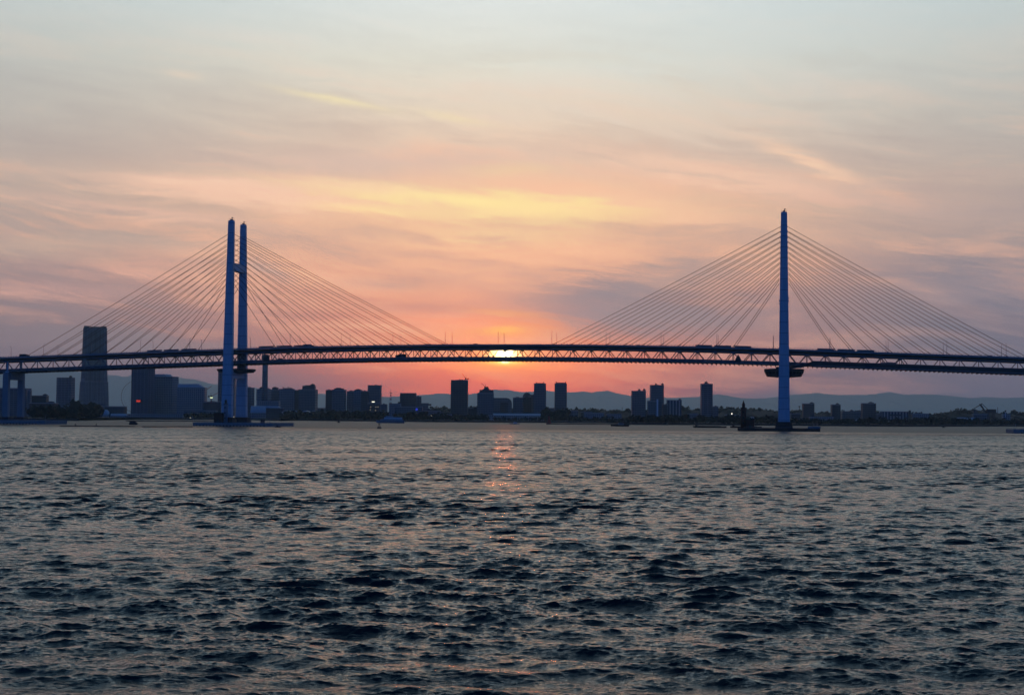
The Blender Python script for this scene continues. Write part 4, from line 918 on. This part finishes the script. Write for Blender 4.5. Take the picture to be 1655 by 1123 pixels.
# lounge under the deck at the right pylon; slimmer inspection platform at the left one
def lounge(xp, z0, z1, r0, r1, name, mat):
    n = 28
    m = MB().lathe([(r0 * .25, z0 - .9), (r0, z0), (r1, z1 - 1.2), (r1, z1), (r1 * .96, z1 + .15)], n=n); m.v = [(x + xp, y * .98, z) for x, y, z in m.v]
    return m.build(name, mat, bridge)
lg = lounge(PYL, 43.5, 49.5, 13.8, 15.9, 'observation_lounge', M['darkpaint'])
wn = MB()
for i in range(28):
    a0, a1 = 2 * math.pi * (i + .14) / 28, 2 * math.pi * (i + .86) / 28
    def q(a_, z): r = 13.8 + (15.9 - 13.8) * (z - 43.5) / (49.5 - 1.2 - 43.5); r = r * 1.012; return (PYL + r * math.cos(a_), r * .98 * math.sin(a_), z)
    wn.add([q(a0, 45.4), q(a1, 45.4), q(a1, 47.3), q(a0, 47.3)], [(0, 1, 2, 3)])
wn.build('window_band', M['glass'], lg)
MB().box(PYL - 6.5, PYL - 4, -6, -4, 49.5, 51.2).box(PYL - 3.2, PYL - 1.4, -6, -4, 49.5, 51.0).build('roof_unit', M['darkpaint'], lg)
lounge(-PYL + 1, 45.6, 48.4, 14.6, 16.6, 'inspection_platform', M['darkpaint'])
# sky walk: a covered walkway hung outside the right side span, with its stair down to the lounge
WX = [x for x in np.linspace(PYL + 22, PYL + 230, 24)]
MB().loft(sweep([(-15.6, -8.9), (-12.6, -8.9), (-12.6, -13.6), (-15.6, -13.6)], WX)).build('walkway_tube', M['darkpaint'], bridge)
wk = MB().loft(sweep([(-15.75, -12.2), (-15.62, -12.2), (-15.62, -12.9), (-15.75, -12.9)], WX)).loft(sweep([(-15.8, -9.2), (-15.62, -9.2), (-15.62, -8.7), (-15.8, -8.7)], WX)); wk.build('walkway_rail', M['truss'], bridge)
zs = ztop(PYL + 22)
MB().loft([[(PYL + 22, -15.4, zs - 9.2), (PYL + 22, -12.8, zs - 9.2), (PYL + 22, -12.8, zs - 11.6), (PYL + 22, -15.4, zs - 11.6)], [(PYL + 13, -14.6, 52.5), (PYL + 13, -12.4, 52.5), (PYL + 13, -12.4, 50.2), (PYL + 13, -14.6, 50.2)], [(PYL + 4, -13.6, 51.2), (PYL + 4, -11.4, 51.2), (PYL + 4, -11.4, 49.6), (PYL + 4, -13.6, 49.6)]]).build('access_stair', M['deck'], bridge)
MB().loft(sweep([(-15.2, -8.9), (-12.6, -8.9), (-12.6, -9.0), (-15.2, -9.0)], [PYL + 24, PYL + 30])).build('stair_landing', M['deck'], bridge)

# ------------------------------------------------------------------ things on and around the bridge
def place(o, x, y, z, flip=False):
    p = b2w(x, y, z); o.location = p; o.rotation_euler = (0, 0, BROT + (math.pi if flip else 0)); return o
# street lamps
def make_lamp():
    o = empty('street_lamp'); MB().cyl(0, 0, 0, .8, .22, .2, 8).bar((0, 0, .8), (0, 0, 11.4), .2, 8, .13).build('pole', M['greypaint'], o)
    MB().bar((0, 0, 11.3), (0, 1.3, 11.75), .1, 6).build('lamp_arm', M['greypaint'], o)
    MB().loft([[(-.16, 1.1, 11.7), (.16, 1.1, 11.7), (.16, 1.1, 11.85), (-.16, 1.1, 11.85)], [(-.2, 2.1, 11.85), (.2, 2.1, 11.85), (.14, 2.1, 12.0), (-.14, 2.1, 12.0)]]).build('lamp_head', M['darkpaint'], o)
    return o
lamp0 = make_lamp(); first = True
for i in range(-10, 10):
    x = i * 44.6
    if x > 430: continue
    for sy in (-1, 1):
        o = lamp0 if first else copy_tree(lamp0); first = False
        place(o, x, sy * 13.4, ztop(x) - 1.3); o.rotation_euler.z = BROT + (0 if sy < 0 else math.pi)
        where = 'at mid span' if i == 0 else ('left of mid span' if i < 0 else 'right of mid span')
        row = 'near' if sy < 0 else 'far'
        nth = {1: 'first', 2: 'second', 3: 'third', 4: 'fourth', 5: 'fifth', 6: 'sixth', 7: 'seventh', 8: 'eighth', 9: 'ninth', 10: 'tenth'}.get(abs(i), '')
        tag(o, f'thin street lamp on the {row} edge of the upper deck, {nth + " " if nth else ""}{where}', 'street lamp', 'street lamps along the bridge deck')
# vehicles
def wheels(o, xs, w, r=.34):
    for x in xs:
        for sy in (-1, 1): 
            m = MB().prism([(x + r * math.cos(2 * math.pi * j / 14), r + r * math.sin(2 * math.pi * j / 14)) for j in range(14)], 'y', sy * w - .12, sy * w + .12); m.build('wheel', M['black'], o)
def make_car(body, van=False):
    o = empty('van' if van else 'car'); L, W = (4.7, .88) if van else (4.4, .86)
    low = [(-L / 2, .3), (L / 2, .3), (L / 2 + .05, .62), (L / 2 - .1, .82 if not van else .95), (L / 2 - 1.1, .95 if not van else 1.05), (-L / 2 + .4, .98), (-L / 2, .85)]
    MB().prism(low, 'y', -W, W).build('body', M[body], o, bevel=.06)
    cab = [(L / 2 - 1.15, .94), (L / 2 - 1.9, 1.45), (-L / 2 + 1.3, 1.48), (-L / 2 + .45, .96)] if not van else [(L / 2 - .75, 1.0), (L / 2 - 1.5, 1.8), (-L / 2 + .2, 1.9), (-L / 2 + .05, .95)]
    MB().prism(cab, 'y', -W * .9, W * .9).build('cabin', M['glass'], o, bevel=.08)
    top = [(p[0] * .97, p[1] + .03) for p in cab[1:3]]; MB().box(min(top[0][0], top[1][0]), max(top[0][0], top[1][0]), -W * .86, W * .86, cab[1][1] - .03, cab[2][1] + .05).build('roof', M[body], o)
    wheels(o, (-L / 2 + .8, L / 2 - .85), W - .1)
    for sy in (-1, 1):
        MB().box(L / 2 - .02, L / 2 + .08, sy * .6 - .18, sy * .6 + .18, .62, .76).build('headlight', M['white'], o); MB().box(-L / 2 - .04, -L / 2 + .03, sy * .62 - .15, sy * .62 + .15, .66, .82).build('tail_light', M['red'], o)
    return o
def make_truck(boxmat, cabmat, L=9.0, h=3.5):
    o = empty('box_truck')
    MB().box(-L / 2, L / 2 - 2.3, -1.2, 1.2, 1.0, h).build('cargo_box', M[boxmat], o, bevel=.05)
    MB().prism([(L / 2 - 2.1, .6), (L / 2, .6), (L / 2, 1.5), (L / 2 - .25, 2.7), (L / 2 - 2.1, 2.75)], 'y', -1.15, 1.15).build('cab', M[cabmat], o, bevel=.08)
    MB().prism([(L / 2 + .02, 1.55), (L / 2 - .18, 2.5), (L / 2 - .2, 2.5), (L / 2 - .02, 1.55)], 'y', -1.0, 1.0).build('windscreen', M['glass'], o)
    MB().box(-L / 2, L / 2 - .3, -.5, .5, .65, .95).build('chassis', M['black'], o); wheels(o, (-L / 2 + 1.2, -L / 2 + 2.4, L / 2 - 1.2), 1.05, .5)
    return o
def make_bus():
    o = empty('bus'); L = 11.6
    MB().box(-L / 2, L / 2, -1.25, 1.25, .45, 3.35).build('body', M['greypaint'], o, bevel=.15)
    for sy in (-1, 1):
        w = MB()
        for j in range(8): w.box(-L / 2 + .5 + j * 1.36, -L / 2 + 1.65 + j * 1.36, sy * 1.26 - .02, sy * 1.26 + .02, 1.6, 2.65)
        w.build('window_row', M['glass'], o)
    MB().box(L / 2 - .02, L / 2 + .03, -1.1, 1.1, 1.4, 2.9).build('windscreen', M['glass'], o); MB().box(-3, 1, -.8, .8, 3.35, 3.6).build('roof_unit', M['greypaint'], o)
    wheels(o, (-L / 2 + 2.6, L / 2 - 2.4), 1.1, .48); return o
protos = {}
def vehicle(kind, px, label, y=-9.5, upper=True, flip=False, mat='darkpaint'):
    key = (kind, mat)
    if key not in protos:
        o = make_car(mat) if kind == 'car' else make_car(mat, True) if kind == 'van' else make_truck(mat, 'darkpaint') if kind == 'truck' else make_bus(); protos[key] = o
    else: o = copy_tree(protos[key])
    x = px2b(px, y); place(o, x, y, ztop(x) + (-1.28 if upper else -10.88), flip)
    tag(o, label, {'car': 'car', 'van': 'van', 'truck': 'truck', 'bus': 'bus'}[kind], 'traffic on the upper deck' if upper else 'traffic on the lower deck')
vehicle('truck', 40, 'big dark box truck below the lowest end of the leftmost stay cable', -9.5, True, False, 'darkpaint')
vehicle('truck', 499, 'box truck on the upper deck, right of the wind screens of the left pylon', -9.5, True, False, 'greypaint')
vehicle('car', 539, 'dark car on the upper deck, first right of the box truck near the left pylon', -9.5, True, True)
vehicle('car', 577, 'grey car on the upper deck between the third and fourth lamps left of mid span', -9.5, True, True, 'greypaint')
vehicle('car', 602, 'dark car on the upper deck, third right of the left pylon', -6, True, True)
vehicle('van', 690.5, 'van on the upper deck near the lowest ends of the long left stay cables', -9.5, True, True, 'greypaint')
vehicle('car', 684, 'dark car following the van near the long left stay cables', -6, True, True)
vehicle('car', 728, 'dark car between the second left lamps just left of the glowing sky', -9.5, True, True)
vehicle('van', 767.5, 'dark van on the upper deck left of the sun', -9.5, True, True, 'darkpaint')
vehicle('car', 822, 'dark car on the upper deck right above the sun', -9.5, True, False)
vehicle('car', 925, 'grey car at the low ends of the long right stay cables', -9.5, True, False, 'greypaint')
vehicle('car', 999, 'dark car at the first lamp pair of the right cable fan', -9.5, True, False)
vehicle('van', 1033, 'van on the upper deck in the middle of the right cable fan', -9.5, True, False, 'greypaint')
vehicle('car', 1092, 'dark car on the upper deck left of the wind screens of the right pylon', -9.5, True, False)
vehicle('car', 1118, 'grey car next to the leftmost wind screen of the right pylon', -9.5, True, False, 'greypaint')
vehicle('car', 1308, 'dark car on the upper deck just right of the right pylon', -9.5, True, False)
vehicle('car', 1451, 'dark car on the upper deck right of the rightmost wind screens', -9.5, True, True)
vehicle('car', 1523, 'grey car near a lamp pair on the right side span', -9.5, True, True, 'greypaint')
vehicle('van', 1599, 'dark van on the upper deck near the right edge', -9.5, True, True)
vehicle('car', 1652, 'dark car on the upper deck at the right edge of the view', -9.5, True, True)
vehicle('truck', 648, 'dark box truck on the lower deck seen through the truss left of mid span', -8, False, True)
vehicle('van', 452, 'dark van on the lower deck seen through the truss right of the left pylon', -8, False, True)
vehicle('car', 745, 'dark car on the lower deck seen through the truss left of the sun', -8, False, True)
vehicle('bus', 1436, 'bus on the lower deck seen through the truss of the right side span', -8, False, True)
# channel marks hung in the truss
def channel_mark(px, tri, label):
    x = px2b(px, -12.7); z = ztop(x); o = empty('channel_mark'); place(o, x, -12.75, z - 9.0); tag(o, label, 'sign', 'channel marks on the truss')
    pr = [(-2.3, -1.9), (2.3, -1.9), (2.3, -.4), (0, 3.6), (-2.3, -.4)] if tri else [(-2.6, -2.4), (2.6, -2.4), (2.6, 2.4), (-2.6, 2.4)]
    MB().prism(pr, 'y', -.12, .12).build('board', M['red' if tri else 'darkpaint'] if not tri else M['darkpaint'], o); MB().bar((-1.6, .2, -3), (-1.6, .2, 2 if not tri else 0), .12).bar((1.6, .2, -3), (1.6, .2, 2 if not tri else 0), .12).build('bracket', M['darkpaint'], o)
channel_mark(1193, True, 'dark peaked channel mark board in the truss left of the right pylon')
channel_mark(431, False, 'dark square channel mark board in the truss right of the left pylon')

# fenders round the footings, with their beacons and huts
def fender(x0, x1, yh, zt, label, mat, endmat=None, posts=()):
    o = empty('fender_island', b2w((x0 + x1) / 2, 0, 0), BROT); tag(o, label, 'fender'); w = (x1 - x0) / 2; c = 5
    ring = lambda k, z: [(-w + c, -yh * k, z), (w - c, -yh * k, z), (w * k, -yh + c, z), (w * k, yh - c, z), (w - c, yh * k, z), (-w + c, yh * k, z), (-w * k, yh - c, z), (-w * k, -yh + c, z)]
    MB().loft([ring(1, -1.5), ring(1, zt)]).build('deck', M[mat], o)
    b_ = MB(); n = int(2 * w / 3.2)
    for i in range(n): xx = -w + 5.5 + (2 * w - 11) * i / (n - 1); b_.box(xx - .5, xx + .5, -yh - .55, -yh - .02, -1.2, .8)
    b_.build('rubber_fenders' if False else 'rubber_fender', M['black'], o)
    if endmat: MB().box(w - 9.5, w + .4, -yh + 4, -yh + 16, zt + .004, zt + 1.6).build('end_block', M[endmat], o)
    r_ = MB(); 
    for i in range(n * 2): xx = -w + 5.5 + (2 * w - 11) * i / (2 * n - 1); r_.box(xx - .05, xx + .05, -yh + .3, -yh + .4, zt, zt + 1.1)
    r_.box(-w + 5.5, w - 5.5, -yh + .31, -yh + .39, zt + 1.05, zt + 1.13); r_.build('railing', M['greypaint'], o)
    return o, w
def marker_pole(x, y, zb, h, label):
    o = empty('marker_pole'); place(o, x, y, zb); tag(o, label, 'pole', 'marker poles on the fenders'); MB().bar((0, 0, 0), (0, 0, h), .16, 6, .12).build('pole', M['greypaint'], o); MB().cyl(0, 0, h, h + .7, .28, .2, 8).build('lantern', M['darkpaint'], o)
fl, fw_ = fender(px2b(312, -30), px2b(441, -30), 33, 2.9, 'pale low fender platform around the footings of the left pylon', 'concrete')
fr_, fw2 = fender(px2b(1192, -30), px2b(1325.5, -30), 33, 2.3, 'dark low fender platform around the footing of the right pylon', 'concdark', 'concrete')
fender(px2b(-70, -24), px2b(72, -24), 26, 3.4, 'long pale fender pier under the leftmost pier legs', 'concrete')
fender(px2b(1638, -24), px2b(1760, -24), 26, 3.2, 'end of a pale fender pier at the right edge of the view', 'concrete')
for px, zb, lb in ((314, 2.9, 'marker pole on the left end of the left pylon fender'), (407, 2.9, 'marker pole on the left pylon fender right of its footing'), (438, 2.9, 'marker pole at the right end of the left pylon fender'), (1315, 2.3, 'left one of the two marker poles at the right end of the right fender'),
                   (1320.5, 3.9, 'right one of the two marker poles at the right end of the right fender'), (1642, 3.2, 'marker pole on the fender pier at the right edge'), (70, 3.4, 'marker pole at the tip of the leftmost fender pier')): marker_pole(px2b(px, -28), -28 if zb != 3.4 and zb != 3.2 else -22, zb, 4.2, lb)
def beacon(px, y, zb, h, r, spire, mat, label, lant='darkpaint'):
    o = empty('beacon_tower'); place(o, px2b(px, y), y, zb); tag(o, label, 'beacon tower')
    MB().cyl(0, 0, 0, h, r, r * .96, 16).build('shaft', M[mat], o, True); MB().cyl(0, 0, h, h + .5, r * 1.15, n=16).build('gallery', M[lant], o)
    MB().cyl(0, 0, h + .5, h + 2.6, r * .55, n=12).build('lantern', M['glass' if not spire else lant], o)
    if spire: MB().cyl(0, 0, h + 2.6, h + 2.9, r * .7, r * .6, n=12).cyl(0, 0, h + 2.9, h + 6.2, r * .56, .05, 12).build('pointed_roof', M[lant], o)
    else: MB().dome(0, 0, h + 2.6, r * .6, 1.0).bar((0, 0, h + 3.4), (0, 0, h + 5), .1).build('domed_roof', M[lant], o)
    d_ = MB()
    for j in range(3): d_.box(-.4, .4, -r - .06, -r + .3, h * (.2 + .28 * j), h * (.2 + .28 * j) + 1.3)
    d_.build('slit_window', M['glass'], o)
beacon(366.3, -29, 2.9, 15.6, 1.75, False, 'greypaint', 'grey beacon tower with a dark lantern in front of the left pylon leg')
beacon(377.6, 8, 2.9, 10.5, 1.3, False, 'darkpaint', 'small dark beacon between the two legs of the left pylon')
beacon(1201.8, -28, 2.3, 15.6, 2.2, True, 'rust', 'red-brown beacon tower with a pointed top left of the right pylon', 'rust')
def hut(px0, px1, y, zb, h, mat, label):
    o = empty('equipment_hut'); xa, xb = px2b(px0, y), px2b(px1, y); place(o, (xa + xb) / 2, y, zb); tag(o, label, 'hut'); w = xb - xa
    MB().box(-w / 2, w / 2, -3, 3.5, 0, h - .5).build('wall', M[mat], o); MB().box(-w / 2 - .3, w / 2 + .3, -3.3, 3.8, h - .5, h).build('roof', M['concdark'], o); MB().box(-.6, .6, -3.08, -2.95, .1, 2.2).build('door', M['darkpaint'], o)
hut(349.3, 362.8, -29, 2.9, 8.2, 'rust', 'dark brown equipment hut left of the grey beacon tower')
hut(1206, 1219, -28, 2.3, 7.0, 'rust', 'dark brown equipment hut attached right of the pointed beacon tower')
hut(424.5, 427.5, -28, 2.9, 2.6, 'darkpaint', 'tiny dark box on the right half of the left pylon fender')

# ------------------------------------------------------------------ breakwaters, lighthouse, boats and buoys
def breakwater(pa, pb, h, w, label, posts=()):
    a_, b_ = ground(*pa), ground(*pb); d = b_ - a_; L_ = d.length; o = empty('breakwater', (a_ + b_) / 2, math.atan2(d.y, d.x)); tag(o, label, 'breakwater', 'low breakwaters in the harbour')
    m = MB(); n = max(6, int(L_ / 5)); rings = []
    for i in range(n + 1):
        x = -L_ / 2 + L_ * i / n; hh = h * (1 + rng.uniform(-.15, .15)); rings.append([(x, -w / 2 * 1.4, -1.2), (x, -w / 2, hh * .6), (x, -w / 3, hh), (x, w / 3, hh), (x, w / 2, hh * .6), (x, w / 2 * 1.4, -1.2)])
    m.loft(rings).build('mound', M['concdark'], o)
    for u in posts: MB().bar((-L_ / 2 + L_ * u, 0, h * .9), (-L_ / 2 + L_ * u, 0, h + 1.5), .2, 6).cyl(-L_ / 2 + L_ * u, 0, h + .9, h + 1.5, .35, n=8).build('marker', M['darkpaint'], o)
breakwater((97, 689.2), (218, 689.8), .75, 3, 'thin low dark breakwater with small posts right of the leftmost pier', (.2, .48))
breakwater((232, 690.2), (309, 689.9), .6, 3, 'thin low dark breakwater just left of the left pylon fender')
breakwater((204, 680.7), (349, 681.4), 1.1, 4, 'long thin breakwater in front of the left quay terminal')
breakwater((884, 685.6), (1021, 686.4), 1.3, 5, 'low breakwater carrying the small red lighthouse')
def lighthouse():
    p = ground(887.3, 685.6); o = empty('lighthouse', (p.x, p.y + 1, 1.1)); tag(o, 'small dark red lighthouse on the tip of the low breakwater', 'lighthouse')
    MB().lathe([(3.6, -.2), (3.4, .8), (2.3, 1.0), (1.2, 9.2)], n=14).build('tower', M['red'], o); MB().cyl(0, 0, 9.2, 9.7, 1.7, n=14).build('gallery', M['red'], o); MB().cyl(0, 0, 9.7, 11.2, .8, n=10).build('lantern', M['glass'], o); MB().cyl(0, 0, 11.2, 12.4, 1.0, .1, 10).build('cap', M['red'], o)
lighthouse()
def hull(L_, W_, h, sheer=.5):
    rings = []
    for u, k, z in ((-.5, .82, .15), (-.35, 1, 0), (.1, 1, 0), (.32, .72, .35), (.45, .34, .75), (.5, .04, 1.0)):
        x = u * L_; w = W_ / 2 * k; t_ = h + sheer * z; rings.append([(x - (.02 * L_ if u > .4 else 0), -w * .7, -.6), (x, -w, t_), (x, w, t_), (x - (.02 * L_ if u > .4 else 0), w * .7, -.6)])
    return MB().loft(rings)
def boat(name, cat, label, px, py, L_, W_, h, cabins, hullmat='darkpaint', cabmat='white', flip=False, mast=0, rot=0.0):
    p = ground(px, py); o = empty(name, (p.x, p.y, 0), math.radians(rot) + (math.pi if flip else 0)); tag(o, label, cat); hull(L_, W_, h, h * .5).build('hull', M[hullmat], o)
    for i, (x0, x1, k, z0, z1, mt) in enumerate(cabins):
        MB().loft([[(x0 * L_, -W_ * k / 2, z0), (x1 * L_, -W_ * k / 2, z0), (x1 * L_, W_ * k / 2, z0), (x0 * L_, W_ * k / 2, z0)], [(x0 * L_ * .99, -W_ * k / 2.1, z1), (x1 * L_ - (z1 - z0) * .35, -W_ * k / 2.1, z1), (x1 * L_ - (z1 - z0) * .35, W_ * k / 2.1, z1), (x0 * L_ * .99, W_ * k / 2.1, z1)]]).build('deckhouse', M[mt], o)
        wz = (z0 + z1) / 2; MB().box(x0 * L_ + .6, x1 * L_ - 1.4, -W_ * k / 2 - .03, -W_ * k / 2 + .05, wz - .1, wz + (z1 - z0) * .28).build('window_row', M['glass'], o)
    if mast: MB().bar((0, 0, h), (0, 0, h + mast), .12, 6, .06).build('mast', M['greypaint'], o)
boat('ferry', 'ferry', 'white two-deck ferry lying in front of the tower with the lit sign', 630.5, 683.6, 37, 9, 2.6, [(-.46, .36, .86, 2.6, 5.2, 'greypaint'), (-.42, .22, .8, 5.2, 7.6, 'white'), (-.1, .16, .6, 7.6, 9.6, 'greypaint')], 'greypaint', flip=True, mast=10)
boat('motorboat', 'boat', 'small white motorboat near the far shore just right of the sun', 831.5, 685.3, 13, 3.6, 1.0, [(-.25, .15, .7, 1.0, 2.4, 'white')], 'greypaint', mast=4, flip=True)
boat('tugboat', 'tugboat', 'low dark tugboat right of the lighthouse breakwater', 1002, 688.9, 20, 6, 1.7, [(-.1, .22, .6, 1.7, 4.0, 'greypaint')], 'black')
boat('rowing_boat', 'boat', 'tiny open boat with standing figures right of the left pylon fender', 449.5, 690.3, 4.4, 1.7, .6, [(-.3, .05, .5, .6, 1.5, 'darkpaint')], 'darkpaint')
boat('motorboat', 'boat', 'rounded dark cabin boat between the thin breakwaters left of the left pylon', 215.5, 686.2, 7.5, 3.2, 1.2, [(-.42, .36, .85, 1.2, 2.9, 'darkpaint')], 'darkpaint')
boat('motorboat', 'boat', 'tiny boat in front of the middle apartment cluster', 547.5, 683.0, 4.0, 2, .9, [(-.3, .3, .6, .9, 2.6, 'darkpaint')], 'darkpaint')
boat('motorboat', 'boat', 'tiny dark boat close to the right part of the far shore', 1525, 691.0, 4.4, 2, .7, [(-.3, .2, .6, .7, 1.8, 'darkpaint')], 'darkpaint')
def barge(px0, px1, py, label):
    a_, b_ = ground(px0, py), ground(px1, py); L_ = b_.x - a_.x; o = empty('barge', ((a_.x + b_.x) / 2, a_.y, 0)); tag(o, label, 'barge', 'low dark barges')
    MB().loft([[(x, -4, -1), (x, 4, -1), (x, 4.2, z), (x, -4.2, z)] for x, z in ((-L_ / 2 + 1.5, 1.3), (-L_ / 2, 1.7), (-L_ / 2 + 4, 1.45), (L_ / 2 - 4, 1.4), (L_ / 2, 1.6))][1:]).build('hull', M['black'], o)
    MB().box(-L_ / 2 + 4, L_ / 2 - 5, -2.8, 2.8, 1.4, 1.9).build('hatch_cover', M['darkpaint'], o); MB().box(-L_ / 2 + 1.6, -L_ / 2 + 3.8, -1.2, 1.2, 1.45, 3.3).build('wheelhouse', M['darkpaint'], o)
barge(1121, 1165.5, 690.9, 'longest low dark barge left of the brown beacon tower'); barge(1181, 1222, 691.2, 'low dark barge partly hidden behind the brown beacon tower')
def buoy(px, py, label, s=1.0):
    p = ground(px, py); o = empty('buoy', (p.x, p.y, 0)); tag(o, label, 'buoy')
    MB().lathe([(1.1 * s, -.6), (1.5 * s, .1), (1.5 * s, .7), (.9 * s, 1.0)], n=14).build('float', M['darkpaint'], o); m = MB()
    for i in range(4): a0 = i * math.pi / 2 + .6; m.bar((.9 * s * math.cos(a0), .9 * s * math.sin(a0), .9), (.35 * s * math.cos(a0), .35 * s * math.sin(a0), 3.0 * s), .1 * s)
    m.build('frame', M['darkpaint'], o); MB().cyl(0, 0, 2.9 * s, 3.3 * s, .5 * s, n=10).bar((0, 0, 3.3 * s), (0, 0, 4.6 * s), .1).build('lantern', M['darkpaint'], o)
buoy(612.7, 692.0, 'dark channel buoy in front of the white ferry', 1.15)

scene.render.engine = 'CYCLES'
c = scene.cycles
c.max_bounces = 5; c.diffuse_bounces = 2; c.glossy_bounces = 3; c.transmission_bounces = 2; c.volume_bounces = 2; c.transparent_max_bounces = 8
c.sample_clamp_indirect = 3.0; c.sample_clamp_direct = 40.0; c.use_denoising = True; c.use_adaptive_sampling = False
try:
    c.denoiser = 'OPENIMAGEDENOISE'; c.denoising_input_passes = 'RGB_ALBEDO_NORMAL'
except Exception: pass
scene.view_settings.view_transform = 'Standard'; scene.view_settings.look = 'None'; scene.view_settings.exposure = 0; scene.view_settings.gamma = 1
